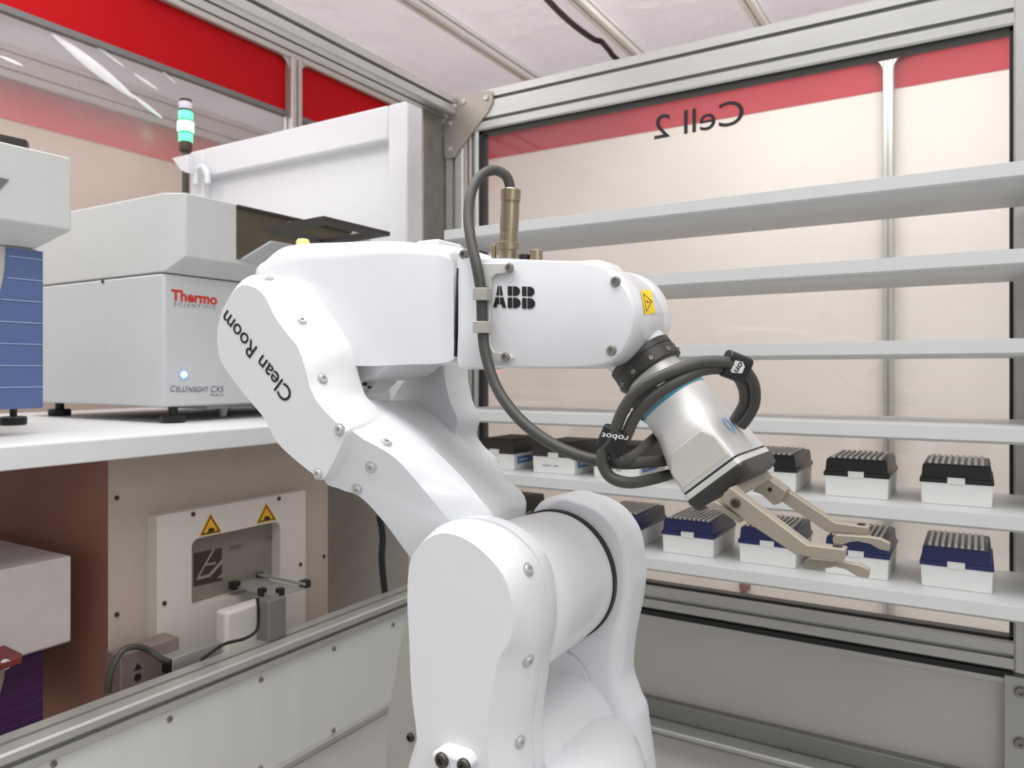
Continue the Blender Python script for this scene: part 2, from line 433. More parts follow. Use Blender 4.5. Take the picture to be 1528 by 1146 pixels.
m = MB(); m.box(XR - .012, XR + .2, YB - .008, YB + .02, DECK, -.476); bp = struct(build('wall_back_plate', m, mat('plate_grey', (180, 180, 176), .45, .3)), 'light grey steel plate with bolts')
for x, y in ((1523, 1032), (1522, 1108)):
    build('bolt', screw_mb(P(x, y, Y=YB - .008), (0, -1, 0), .0085, .007), SCREW, bp)

# corner bracket
yb = YB - .004
pl_ = px([(682, 145), (690, 140), (729, 135), (735, 137), (735, 152), (728, 166), (686, 222), (679, 234), (668, 237), (663, 234), (662, 185), (667, 176), (681, 172)], Y=yb)
m = MB(); m.prism(pl_, (0, .006, 0)); br = build('corner_bracket', m, mat('bracket_steel', (172, 164, 154), .45, .45, noise=.06)); tag(br, 'flat triangular steel corner plate bolted where the two top beams meet', 'bracket')
for x, y in ((692, 152), (726, 146), (672, 184), (672, 223)):
    build('bolt', screw_mb(P(x, y, Y=yb), (0, -1, 0), .006, .004), mat('bolt_bright', (214, 212, 206), .3, .6), br)

# ================================================================== SHELVES AND RACKS
ZS = [.2665, .156, .0425, -.0705, -.182, -.2965]
words = ['top', 'second', 'third', 'fourth', 'fifth', 'bottom']
SLAB = ['top bare aluminium shelf rail crossing the back window', 'second bare aluminium shelf from the top, level with the robot wrist label',
        'third bare aluminium shelf from the top, behind the robot wrist', 'fourth bare aluminium shelf just above the black-lidded racks',
        'aluminium shelf carrying the upper row of black-lidded racks', 'lowest aluminium shelf carrying the navy-lidded racks']
YS, YE, XS0, XS1 = 1.153, 1.352, -.856, .34
for z, lb in zip(ZS, SLAB):
    m = MB()
    prof = [(YS, z - .001), (YS + .002, z), (YE, z), (YE, z - .022), (YS + .006, z - .022), (YS, z - .018)]
    m.loft([[V((x, a, b)) for a, b in prof] for x in (XS0, XS1)])
    sh = build('metal_shelf', m, SHELF, origin=((XS0 + XS1) / 2, (YS + YE) / 2, z - .022)); tag(sh, lb, 'shelf', 'aluminium shelves in front of the back window')
    for xa in (XS0 + .002, XR + .02):
        m = MB(); m.box(xa, xa + .03, YE - .002, YB, z - .02, z - .012); build('bracket_arm', m, ALUD, sh)

def make_rack(kind, lid, ribm, label, group):
    r = emptyo('tip_rack', (0, 0, 0)); tag(r, label, 'tip rack', group)
    w, d, h = .0427, .1275, .034
    m = MB(); t = .0012
    m.loft([[V((sx * (w - t * k), y, z)) for sx, y in ((-1, t * k), (1, t * k), (1, d - t * k), (-1, d - t * k))] for k, z in ((1, 0), (0, h))])
    m.box(-.0395, .0395, .003, d - .003, h, h + .004)
    base = build('rack_base', m, BOXW, r, local=True, bevel=.0015)
    H = .0555
    m = MB(); w2 = w + .0012
    m.loft([[V((sx * (w2 - a), y, z)) for sx, y in ((-1, -.0012 + a), (1, -.0012 + a), (1, d + .0012 - a), (-1, d + .0012 - a))] for a, z in ((0, h - .004), (0, h + .002), (.0022, h + .003), (.0034, H - .003), (.0052, H))])
    lo = build('rack_lid', m, lid, r, local=True, bevel=.001)
    if kind == 'ribbed':
        m = MB(); n = 9; pitch = 2 * (w2 - .009) / n
        for i in range(n):
            x = -(w2 - .009) + pitch * (i + .18)
            m.box(x, x + pitch * .5, .010, d - .010, H - .001, H + .003)
        build('lid_ribs', m, ribm, lo, local=True)
    else:
        m = MB(); m.box(-w2 + .012, w2 - .012, .012, d - .012, H - .001, H + .0012); build('lid_panel', m, lid, lo, local=True, bevel=.0006)
    m = MB(); m.box(-.0105, .0105, -.0016, .001, h - .005, h + .004); build('latch', m, BOXW, r, local=True, bevel=.0006)
    if kind == 'closed':
        m = MB(); m.box(w, w + .0006, .012, .082, .012, .025); tp = build('tape', m, TAPE, r, local=True); tp['label'] = 'blue tape'
        m = MB()
        for i in range(6): m.box(.001 + .006 * 0 + w + .0004, w + .001, .018 + i * .005, .0205 + i * .005, .0165, .0205)
        build('print', m, STRAPW, tp, local=True)
    return r
def dup(root, loc, label):
    r = root.copy(); COL.objects.link(r); r.location = loc; r['label'] = label
    for ch in list(root.children):
        c = ch.copy(); COL.objects.link(c); c.parent = r
        for g in ch.children:
            q = g.copy(); COL.objects.link(q); q.parent = c
    return r
YR = 1.197
KX = lambda k: -.026 - .125 * k
UG, LG = 'racks on the upper shelf', 'racks on the lower shelf'
r = make_rack('ribbed', LIDK, RIB, 'white rack with black ribbed lid at the right end of the upper row', UG); r.location = (KX(0), YR, ZS[4])
dup(r, (KX(1), YR, ZS[4]), 'white rack with black ribbed lid, second from the right on the upper row')
dup(r, (KX(2), YR, ZS[4]), 'white rack with black ribbed lid partly hidden by the gripper foot')
r = make_rack('ribbed', LIDN, RIB, 'white rack with navy ribbed lid at the right end of the lower row', LG); r.location = (KX(0), YR, ZS[5])
dup(r, (KX(1), YR, ZS[5]), 'white rack with navy ribbed lid behind the gripper fingertips')
dup(r, (KX(2), YR, ZS[5]), 'white rack with navy ribbed lid crossed by the nearer gripper finger')
dup(r, (KX(3), YR, ZS[5]), 'white rack with navy ribbed lid just left of the gripper fingers')
dup(r, (KX(4), YR, ZS[5]), 'white rack with navy ribbed lid half hidden by the robot shoulder')
r = make_rack('closed', LIDG, RIB, 'white rack with flat charcoal lid and blue tape, leftmost of the upper row', UG); r.location = (KX(6) + .004, YR, ZS[4])
for rk, xo in ((r, 0), (None, 0)):
    if rk is None: break
    m = MB()
    for i in range(9):
        if i != 5: m.box(-.022 + i * .0036, -.0194 + i * .0036, -.0004, .0006, .0135, .0155)
    build('print', m, PRINT, rk.children[0], local=True)
dup(r, (KX(5) + .004, YR, ZS[4]), 'white rack with flat charcoal lid, second from the left of the upper row')
dup(r, (KX(4), YR, ZS[4]), 'white rack with flat charcoal lid behind the looped gripper cables')
dup(r, (KX(6), YR, ZS[5]), 'rack with flat dark lid peeking between lower arm and shoulder on lower row')
dup(r, (KX(5), YR, ZS[5]), 'rack whose dark lid corner just shows behind the robot shoulder top')

# ================================================================== LEFT SIDE: BENCH AND INSTRUMENTS
BZ = -.0975
m = MB(); m.loft([[V((a, y, b)) for a, b in ((-1.1, BZ - .002), (-1.103, BZ), (-2.0 + .05, BZ), (-2.0 + .05, BZ - .034), (-1.1, BZ - .034))] for y in (.1, 1.415)])
bench = build('workbench', m, BENCH, bevel=.002); tag(bench, 'white laminate workbench carrying the two instruments', 'bench')
# --- imaging reader with red lettering
XF, XO = -1.30, -1.262
Y0, Y1 = .872, 1.40
z0, zm, zu, z1 = -.066, .187, .216, .335
rd = emptyo('plate_imager', (XF - .2, 1.13, BZ)); tag(rd, 'light grey plate imager with red lettering and a glowing blue light on the bench', 'lab instrument')
m = MB(); m.loft([[V(p + (z,)) for p in ((XF, Y0 + .004), (XF, Y1), (XF - .5, Y1), (XF - .5, Y0), (XF - .01, Y0))] for z in (z0, zm - .002)])
build('lower_body', m, INSTL, rd, bevel=.004)
def foot_print(x, z, cut): return [V(p + (z,)) for p in ((x, Y0 + cut), (x, Y1), (XF - .5, Y1), (XF - .5, Y0), (XF, Y0))]
m = MB(); m.loft([foot_print(XF + .001, zm, .002), foot_print(XO, zu, .022), foot_print(XO, z1, .022)])
build('upper_housing', m, INST, rd, bevel=.003)
# opening with the tray
op = [P(353, 306, X=XO + .001), P(353, 389, X=XO + .001), P(500, 420, X=XO + .001), P(500, 344, X=XO + .001)]
oy0, oy1 = op[0].y, 1.33; oz0, oz1 = .225, .331
m = MB(); m.box(XO - .1, XO + .0015, oy0, oy1, oz0, oz1); build('opening', m, BROWN, rd)
m = MB(); m.box(XO, XO + .006, oy0, oy1, oz1 - .004, oz1 + .002); build('rail', m, FLANGE, rd)
# open flap below the tray
m = MB(); c = [V((XO, oy0 + .01, oz0 + .002)), V((XO, oy1, oz0 + .002)), V((XO + .06, oy1, .262)), V((XO + .06, oy0 + .035, .262))]
m.prism(c, (.0, 0, -.004)); build('flap', m, INSTL, rd)
zt_ = .275
out = [P(393, 339, Z=zt_), P(483, 322, Z=zt_), P(582, 346, Z=zt_), P(480, 363, Z=zt_)]
cc = sum(out, V((0, 0, 0))) / 4
inn = [out[0].lerp(cc, .30), out[1].lerp(cc, .22), out[2].lerp(cc, .22), out[3].lerp(cc, .25)]
inn = [P(440, 339, Z=zt_), P(487, 329, Z=zt_), P(552, 345.5, Z=zt_), P(481, 356, Z=zt_)]
m = MB()
for zz in (zt_, zt_ - .008): m.v += [p + V((0, 0, zz - zt_)) for p in out + inn]
for i in range(4):
    j = (i + 1) % 4
    for f in ((i, j, 4 + j, 4 + i), (8 + i, 12 + i, 12 + j, 8 + j), (i, 8 + i, 8 + j, j), (4 + i, 4 + j, 12 + j, 12 + i)): m.f.append(list(f)); m.m.append(0)
tr = build('plate_tray', m, mat('tray_black', (56, 52, 48), .45, .2), rd)
m = MB(); m.box(cc.x - .004, cc.x + .002, cc.y - .09, cc.y - .05, zt_ + .0002, zt_ + .002); build('clip', m, SCREW, tr)
for x, y in ((242, 628), (560, 628), (150, 632)):
    pass
for (x, y) in ((XF - .02, Y0 + .035), (XF - .02, Y1 - .05), (XF - .45, Y0 + .05), (XF - .45, Y1 - .05)):
    m = MB(); m.lathe([(.009, .012), (.009, z0 - BZ)], (x, y, BZ), (0, 0, 1), 16); m.lathe([(.021, 0), (.023, .003), (.023, .013), (.02, .015)], (x, y, BZ), (0, 0, 1), 20)
    build('foot', m, BLACK, rd)
m = MB(); m.box(XF - .42, XF - .006, Y0 + .1, Y0 + .14, z0 - .008, z0); m.box(XF - .05, XF - .02, Y0 + .12, Y0 + .3, z0 - .008, z0); m.lathe([(.006, 0), (.011, .014), (.014, .02)], (XF - .035, Y0 + .16, z0 - .026), (0, 0, 1), 14)
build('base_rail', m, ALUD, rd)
xt = XF + .0008
build('lettering', text_mb('Thermo', P(255.5, 447.5, X=xt), P(324, 454.5, X=xt), P(255.5, 431, X=xt), bold=.035), THERMO, rd, flat=True)
build('lettering', text_mb('SCIENTIFIC', P(259.5, 456.3, X=xt), P(322.5, 461.8, X=xt), P(259.5, 450.6, X=xt), bold=.012, spacing=1.55), SCI, rd, flat=True)
build('lettering', text_mb('C', P(254.5, 584.6, X=xt), P(262, 584.7, X=xt), P(254.5, 574.6, X=xt), bold=.002, shear=.25), NAVY, rd, flat=True)
build('lettering', text_mb('ELL', P(262.3, 584.7, X=xt), P(276, 584.9, X=xt), P(262.3, 576.2, X=xt), bold=.002, shear=.25), NAVY, rd, flat=True)
build('lettering', text_mb('I', P(276.5, 584.9, X=xt), P(279.5, 584.9, X=xt), P(276.5, 574.8, X=xt), bold=.002, shear=.25), NAVY, rd, flat=True)
build('lettering', text_mb('NSIGHT', P(280.3, 584.9, X=xt), P(311.5, 585.2, X=xt), P(280.3, 576.4, X=xt), bold=.002, shear=.25), NAVY, rd, flat=True)
build('lettering', text_mb('CX5', P(314.5, 585.2, X=xt), P(334, 585.4, X=xt), P(314.5, 575.4, X=xt), bold=.002, shear=.25), NAVY, rd, flat=True)
build('lettering', text_mb('Platform', P(314, 591, X=xt), P(334, 591.2, X=xt), P(314, 587.2, X=xt), shear=.2), NAVY, rd, flat=True)
lp = P(273.5, 559, X=XF)
m = MB(); m.lathe([(.0105, 0), (.0105, .0015), (.0085, .002)], lp, (1, 0, 0), 20); build('bezel', m, LEDRING, rd)
m = MB(); m.lathe([(.0066, .0015), (.0055, .0045), (.002, .006), (0, .006)], lp, (1, 0, 0), 20); build('indicator_light', m, LED, rd)
build('screw', screw_mb(P(154, 420, Y=Y0), (0, -1, 0), .0035, .003), SCREWD, rd)

# --- instruments with ribbed blue panels: one on the bench, one below it
def ribbed_instrument(xf, xo, yend, zb, zp, zc, zt0, zt1, ylen, lab, bluem, bodym, hous, tray_pts):
    root = emptyo('plate_reader', (xf - .2, yend - ylen / 2, zb - .03)); tag(root, lab, 'lab instrument')
    ya = yend - ylen
    m = MB(); m.box(xf - .45, xf - .003, ya, yend - .004, zb, zc); build('lower_body', m, bodym, root, bevel=.004)
    m = MB(); m.loft([[V(p) for p in ((xf, ya, zc), (xf, yend - .01, zc), (xf - .45, yend - .01, zc), (xf - .45, ya, zc))],
                      [V(p) for p in ((xo, ya, zt0), (xo, yend + .022, zt0), (xf - .45, yend + .022, zt0), (xf - .45, ya, zt0))],
                      [V(p) for p in ((xo, ya, zt1), (xo, yend + .022, zt1), (xf - .45, yend + .022, zt1), (xf - .45, ya, zt1))]])
    build('upper_housing', m, hous, root, bevel=.003)
    # ribbed panel: curved left edge
    H = zp - zb; n = 7; m = MB(); rows = []
    ridge = MB()
    for k in range(33):
        t = k / 32; z = zb + H * t
        yl = yend - .052 - .17 * (1 - t) ** 2.4
        rows.append((z, yl))
    for k in range(32):
        (za, la), (zb_, lb) = rows[k], rows[k + 1]
        m.prism([V((xf, la, za)), V((xf, yend, za)), V((xf, yend, zb_)), V((xf, lb, zb_))], (-.05, 0, 0))
    pb = build('ribbed_panel', m, bluem, root)
    for k in range(1, n + 1):
        t = k / (n + .4); z = zb + H * t; yl = yend - .052 - .17 * (1 - t) ** 2.4
        ridge.box(xf - .001, xf + .0012, yl + .004, yend - .001, z - .0008, z + .0008)
    build('stripe_pattern', ridge, mat('pale_blue_line', (150, 165, 200), .5) if zb > -.3 else mat('violet_line', (92, 54, 104), .5), pb)
    return root
x_f, x_o = -1.24, -1.20
r2 = ribbed_instrument(x_f, x_o, .628, -.056, .187, .19, .219, .332, .5, 'grey plate reader with a ribbed blue front panel at the left end of the bench', BLUE, CREAM, INST, None)
for (xx, yy) in ((20, 632),):
    c = P(20, 634, Z=BZ)
    for (dx, dy) in ((0, 0), (-.33, 0), (0, -.3)):
        m = MB(); m.lathe([(.006, .01), (.006, -.056 - BZ)], (c.x + dx, c.y + dy, BZ), (0, 0, 1), 14); m.lathe([(.02, 0), (.022, .003), (.022, .014), (.019, .016)], (c.x + dx, c.y + dy, BZ), (0, 0, 1), 20)
        build('foot', m, BLACK, r2)
zt2 = .352
m = MB(); m.prism([P(-40, 196, Z=zt2), P(0, 199, Z=zt2), P(40, 208, Z=zt2), P(44, 213, Z=zt2), P(0, 226, Z=zt2), P(-40, 236, Z=zt2)], (0, 0, -.012))
tr2 = build('plate_tray', m, mat('tray_black', (56, 52, 48), .45, .2), r2, bevel=.002)
m = MB(); c = P(21, 213, Z=zt2 + .0) ; m.lathe([(.0035, 0), (.006, 0), (.006, .002), (.0035, .002)], c, (0, 0, 1), 16); build('ring', m, SCREW, tr2)
m = MB(); m.prism([P(-10, 263, X=x_o + .001), P(13, 268, X=x_o + .001), P(-10, 292, X=x_o + .001)], (.002, 0, 0)); build('slot', m, mat('slot_grey', (112, 112, 110), .5), r2)

# lower shelf instrument
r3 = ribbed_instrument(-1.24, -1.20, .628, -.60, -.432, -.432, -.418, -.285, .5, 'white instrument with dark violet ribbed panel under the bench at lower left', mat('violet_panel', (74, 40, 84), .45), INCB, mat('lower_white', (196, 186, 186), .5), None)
for (dx, dy) in ((0, 0), (-.38, 0), (0, -.4), (-.38, -.4)):
    m = MB(); m.lathe([(.02, 0), (.02, .02), (.009, .022), (.009, -.60 - FLOORZ)], (-1.27 + dx, .58 + dy, FLOORZ), (0, 0, 1), 14); build('foot', m, BLACK, r3)
m = MB(); zt3 = -.395
m.prism([P(-30, 955, Z=zt3), P(4, 961, Z=zt3), P(33, 975, Z=zt3), P(33, 981, Z=zt3), P(0, 992, Z=zt3), P(-30, 1003, Z=zt3)], (0, 0, -.008)); t3 = build('plate_tray', m, mat('tray_maroon', (104, 30, 28), .5), r3, bevel=.001)
m = MB(); m.lathe([(.004, -.006), (.0065, -.006), (.0065, 0), (.004, 0)], P(10, 992, Z=zt3 - .004), (1, 0, 0), 16); build('ring', m, INST, t3)

# --- stacker incubator cabinet under the bench
XI = -1.20
iy0, iy1 = .709, 1.197
ic = emptyo('incubator_cabinet', (-1.5, .95, FLOORZ)); tag(ic, 'beige incubator cabinet with a white hatch plate and warning triangles under the bench', 'incubator')
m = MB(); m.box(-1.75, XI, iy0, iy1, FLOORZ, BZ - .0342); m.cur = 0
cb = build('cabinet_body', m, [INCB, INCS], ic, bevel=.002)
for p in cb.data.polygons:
    if p.normal.y < -.5: p.material_index = 1  # this side takes the colour that holds the red bounce
XP = XI + .026
ctr = px([(234, 771), (456, 733), (456, 912), (234, 985)], X=XP)
py0, py1 = P(234, 800, X=XP).y, P(456, 800, X=XP).y
pzt = P(234, 769, X=XP).z; pzb = -.55
pzt = (pzt + P(456, 733, X=XP).z) / 2
oy0, oy1 = P(286, 850, X=XP).y, P(418, 850, X=XP).y
ozt = (P(290, 802, X=XP).z + P(410, 781, X=XP).z) / 2; ozb = (P(300, 902, X=XP).z + P(340, 893, X=XP).z) / 2
hole = rrect(oy0, oy1, ozb, ozt, .014, XP)
outer = [V((XP, py1, pzt)), V((XP, py0, pzt)), V((XP, py0, pzb)), V((XP, py1, pzb))]
# plate with a rounded window: bridge each hole quadrant to its outer corner
m = MB(); nq = 6
front = outer + hole
m.v = [p.copy() for p in front] + [p + V((-.026, 0, 0)) for p in front]
NN = len(front)
def af(*f): m.f.append(list(f)); m.m.append(0)
for side, off in ((0, 0), (1, NN)):
    for q in range(4):
        for k in range(nq - 1): af(off + q, off + 4 + q * nq + k, off + 4 + q * nq + k + 1)
        q2 = (q + 1) % 4
        af(off + q, off + 4 + q * nq + nq - 1, off + 4 + q2 * nq, off + q2)
for i in range(4): j = (i + 1) % 4; af(i, j, NN + j, NN + i)
nh_ = len(hole)
for i in range(nh_): j = (i + 1) % nh_; af(4 + i, 4 + j, NN + 4 + j, NN + 4 + i)
pt = build('hatch_plate', m, INCP, ic, angle=30)
m = MB(); m.box(XI + .0004, XI + .002, oy0 - .01, oy1 + .01, ozb - .01, ozt + .01); dr = build('hatch_door', m, mat('hatch_door_grey', (140, 132, 120), .5, .2), ic)
xd = XI + .0025
# emblem on the hatch door: a dark square with a slanted bolt
q = lambda a: px(a, X=xd)
m = MB(); m.prism(q([(289, 826), (331, 817), (331, 866), (289, 875)]), (.0006, 0, 0)); em = build('emblem', m, mat('emblem_dark', (62, 48, 42), .5), ic)
m = MB()
for poly in ([(598, 360), (613, 352), (524, 508), (508, 520)], [(655, 403), (655, 424), (582, 506), (562, 508)], [(512, 506), (584, 490), (584, 504), (512, 522)], [(558, 446), (612, 436), (618, 424), (566, 434)], [(655, 480), (655, 497), (640, 512), (622, 512)]):
    m.prism([P(150 + x / 3.582, 720 + y / 3.582, X=xd + .001) for x, y in poly], (.0006, 0, 0))
build('bolt_mark', m, mat('emblem_light', (150, 142, 130), .5), em)
m = text_mb('www.', P(343, 821, X=xd + .001), P(362, 817, X=xd + .001), P(343, 815, X=xd + .001), bold=.01, spacing=1.2)
build('lettering', m, mat('faded_ink', (104, 98, 88), .6), ic, flat=True)
m = text_mb('com', P(396, 807.5, X=xd + .001), P(408, 804, X=xd + .001), P(396, 801, X=xd + .001), bold=.01, spacing=1.2)
build('lettering', m, MATS['faded_ink'], ic, flat=True)
def tri_sign(pts, par, X):
    T = [P(x, y, X=X) for x, y in pts]; c = (T[0] + T[1] + T[2]) / 3
    m = MB(); m.prism([c + (p - c) * 1.12 for p in T], (.0006, 0, 0)); s = build('warning_sign', m, AMB, par)
    m = MB(); A = [c + (p - c) * .98 + V((.0008, 0, 0)) for p in T]; B = [c + (p - c) * .76 + V((.0008, 0, 0)) for p in T]
    m.add(A + B, [(0, 1, 4, 3), (1, 2, 5, 4), (2, 0, 3, 5)])
    b0, b1 = c.lerp(T[0], .35), c.lerp(T[1], .35); w = (b1 - b0)
    lo = V((.0008, 0, -.004))
    m.prism([b0 + lo, b1 + lo, b1 + lo + V((0, 0, .005)), b0 + lo + w * .3 + V((0, 0, .007))], (.0003, 0, 0))
    build('pictogram', m, INK, s, flat=True)
tri_sign([(299, 799), (329, 793), (314, 768)], ic, XP + .0005)
tri_sign([(384, 780), (411, 775), (397, 752.5)], ic, XP + .0005)
for x, y in ((288, 767), (416, 744), (245, 900), (448, 842)):
    build('screw', screw_mb(P(x, y, X=XP), (1, 0, 0), .004, .003), SCREWD, ic)
for x, y in ((174, 743), (174, 917), (483, 830)):
    build('screw', screw_mb(P(x, y, X=XI), (1, 0, 0), .004, .003), SCREWD, ic)
# transfer shovel sticking out of the hatch
ZP = P(400, 875, X=-1.12).z
sh_px = [(345, 872), (386, 862), (455, 877), (405, 888)]
S = [P(x, y, Z=ZP) for x, y in sh_px]
m = MB(); m.prism(S, (0, 0, -.004)); sv = build('transfer_shovel', m, STEEL, ic)
for (x, y, w) in ((455, 872, .008), (350, 874, .008), (418, 884, .006), (391, 884, .006), (388, 860, .005)):
    c = P(x, y, Z=ZP); m = MB(); m.box(c.x - w, c.x + w, c.y - w, c.y + w, ZP - .006, ZP + .008); build('corner_stop', m, BLACK, sv, bevel=.001)
m = MB(); m.tube([S[1] + V((0, 0, .006)), S[2] + V((0, 0, .006))], .003, 8); build('side_rail', m, STEEL, sv)
c0 = P(402, 890, Z=ZP); m = MB(); m.box(c0.x - .02, c0.x + .012, c0.y - .012, c0.y + .028, -.62, ZP - .004); build('lift_column', m, mat('column_grey', (128, 126, 122), .45, .3), ic, bevel=.002)
m = MB(); m.box(c0.x - .05, c0.x - .02, c0.y - .075, c0.y + .01, -.62, ZP - .012); build('column_cover', m, INCP, ic, bevel=.006, seg=4)
xk = c0.x + .006
m = MB(); m.tube(catmull([P(384, 893, X=xk), P(386, 915, X=xk), P(383, 940, X=xk), P(365, 953, X=xk), P(333, 962, X=xk), P(300, 985, X=xk)], 6, False), .0028, 8); build('sensor_cable', m, BLACK, ic)

# steel control box, cable duct and hose on the cabinet foot
XB = -1.13
cbx = emptyo('control_box', (-1.15, .78, FLOORZ)); tag(cbx, 'small steel control box with warning symbol, low beside the incubator', 'control box')
a, b = P(180, 1000, X=XB), P(268, 1000, X=XB)
zt4 = P(186, 977, X=XB).z
m = MB(); m.box(XI + .03, XB, a.y, b.y, zt4 - .2, zt4); build('box_body', m, mat('box_steel', (140, 124, 116), .45, .3), cbx, bevel=.002)
m = MB(); m.box(XI + .034, XB - .01, a.y + .01, b.y - .01, FLOORZ, zt4 - .2); build('stand', m, ALUD, cbx)
m = MB(); m.prism(px([(200, 1001), (212, 997), (205, 989)], X=XB), (.001, 0, 0)); build('warning_mark', m, INK, cbx)
m = MB(); m.lathe([(.004, 0), (.0055, 0), (.0055, .002), (.004, .002)], P(205, 1010, X=XB), (1, 0, 0), 16); build('symbol', m, INK, cbx)
XD = -1.10
d0, d1 = P(258, 978, X=XD), P(333, 955, X=XD)
m = MB(); zz = (P(270, 980, X=XD).z + d1.z) / 2
m.box(XD - .03, XD, d0.y, d1.y - .004, zz - .03, zz); cd = build('cable_duct', m, [STEEL], bevel=.0015); tag(cd, 'short steel cable duct in front of the incubator hatch', 'cable duct')
m = MB(); m.box(XD - .027, XD - .003, d0.y - .001, d0.y + .02, zz - .027, zz - .003); build('duct_mouth', m, BLACK, cd)
m = MB(); m.box(XD - .025, XD - .012, d0.y + .02, d0.y + .03, FLOORZ, zz - .03); build('stand', m, ALUD, cd)
hp = catmull([P(161, 1033, X=-1.12), P(166, 1000, X=-1.12), P(182, 972, X=-1.12), P(202, 965, X=-1.12), P(222, 970, X=-1.12), P(238, 982, X=-1.11), P(252, 987, X=-1.11), P(268, 984, X=XD - .014)], 6, False)
m = MB(); m.tube(hp, .0048, 10); hs = build('control_hose', m, DARK); tag(hs, 'dark grey hose curving from behind the beam into the cable duct', 'hose')

# grey backing wall and cables between cabinet and robot
m = MB(); m.tube(catmull([P(566, 770, X=-1.09), P(571, 800, X=-1.09), P(570, 840, X=-1.09), P(577, 905, X=-1.09)], 6, False), .007, 10)
hc = build('hanging_cable', m, BLACK); tag(hc, 'black cable hanging beside the corner post left of the robot shoulder', 'cable')
m = MB(); m.box(.0, .008, -.004, .004, -.001, .001)

# --- white enclosure door behind the imager
YCB = 1.44
wc = emptyo('white_enclosure', (-1.6, YCB, FLOORZ)); tag(wc, 'tall white enclosure panel with raised frame standing behind the plate imager', 'enclosure')
xr_ = P(608, 300, Y=YCB).x; xl_ = P(283, 250, Y=YCB).x; zt5 = P(605, 150, Y=YCB).z
fw = .062
m = MB(); m.box(xl_, xl_ + fw, YCB, YCB + .06, BZ, zt5); m.box(xr_ - fw, xr_, YCB, YCB + .06, BZ, zt5); m.box(xl_ + fw, xr_ - fw, YCB, YCB + .06, zt5 - .085, zt5)
build('frame', m, CABW, wc, bevel=.006)
m = MB(); m.box(xl_ + fw - .003, xr_ - fw + .003, YCB + .03, YCB + .05, BZ, zt5 - .08); build('panel', m, CABW, wc)
m = MB(); m.box(xl_ + .01, xr_ - .004, YCB + .008, YCB + .055, FLOORZ, BZ); build('plinth', m, GREYW, wc)
yk = YCB + .024
wire = catmull([P(300, 243, Y=yk), P(340, 246, Y=yk), P(400, 236, Y=yk), P(470, 219, Y=yk), P(530, 201, Y=yk), P(571, 195, Y=yk), P(583, 203, Y=yk), P(590, 216, Y=yk)], 6, False)
m = MB(); m.tube(wire, .0032, 8); build('wire', m, mat('wire_grey', (132, 136, 148), .5), wc)
m = MB(); m.tube(catmull([P(292, 275, Y=YCB - .02), P(293, 256, Y=YCB - .02), P(302, 249, Y=YCB - .02), P(309, 258, Y=YCB - .02), P(310, 274, Y=YCB - .02)], 6, False), .009, 12); build('elbow_pipe', m, CABW, wc)
for x, y in ((615, 177), (622, 178)):
    pass
# --- signal tower
YS_ = 1.46
st = emptyo('signal_tower', P(277, 300, Y=YS_)); tag(st, 'slim signal tower with lit green lamp beside the white enclosure', 'signal tower')
def seg(name, ya, yb_, half, mt):
    a, b = P(277, ya, Y=YS_), P(277, yb_, Y=YS_); b.x = a.x
    r = half * a.dot(V((-SA, CA, 0))) / FPX
    m = MB(); m.lathe([(r * .96, 0), (r, .002), (r, (b - a).length - .002), (r * .96, (b - a).length)], (a.x, a.y, min(a.z, b.z)), (0, 0, 1), 24); build(name, m, mt, st)
seg('cap', 153, 149, 9, FLANGE); seg('white_lamp', 164, 153, 9.5, LAMPW); seg('ring', 167, 164, 10, FLANGE); seg('green_lamp', 180, 167, 10, GREENL)
seg('ring', 182.5, 180, 10.5, mat('green_ring', (30, 140, 90), .4)); seg('green_lamp', 197, 182.5, 11.5, GREENH); seg('ring', 199.5, 197, 10.5, MATS['green_ring']); seg('green_lamp', 212, 199.5, 10, GREENL)
seg('base', 226, 212, 9, mat('tower_base', (72, 56, 46), .5)); seg('pole', 330, 226, 5, mat('tower_pole', (80, 78, 76), .5))
m = MB(); m.prism(px([(257, 236), (282, 230), (280, 258), (270, 254)], Y=YS_ - .07), (0, .02, 0)); build('cone', m, CABW, st)
m = MB(); m.box(st.location.x - .012, st.location.x + .012, YS_ - .02, YS_ + .02, FLOORZ, st.location.z); build('stand', m, CABW, st)

# ================================================================== ROBOT
YC = .60
AX2 = V((-.361, YC, -.203))
rb = emptyo('robot_arm', (AX2.x, YC, DECK)); tag(rb, 'white six-axis cleanroom robot arm with silver gripper reaching right over the cell deck', 'robot arm')
def keep(pts, Y): return [V((p.x, Y, p.z)) for p in pts]
def stage2(F, O, Yo):
    """outer outline: a pixel pair or None = straight behind the face point"""
    return [V((f.x, Yo, f.z)) if o is None else P(o[0], o[1], Y=Yo) for f, o in zip(F, O)]

# base and turret
m = MB()
m.lathe([(.125, DECK), (.125, DECK + .03), (.112, DECK + .036), (.108, DECK + .10), (.108, -.56), (.104, -.545), (.104, -.54)], (AX2.x, YC, 0), (0, 0, 1), 56)
build('base', m, WHITE, rb, bevel=.004)
m = MB()
m.lathe([(.108, -.538), (.113, -.53), (.114, -.42), (.112, -.37), (.104, -.345), (.088, -.330), (.06, -.322), (0, -.320)], (AX2.x + .004, YC + .01, 0), (0, 0, 1), 64)
build('turret', m, WHITE, rb)
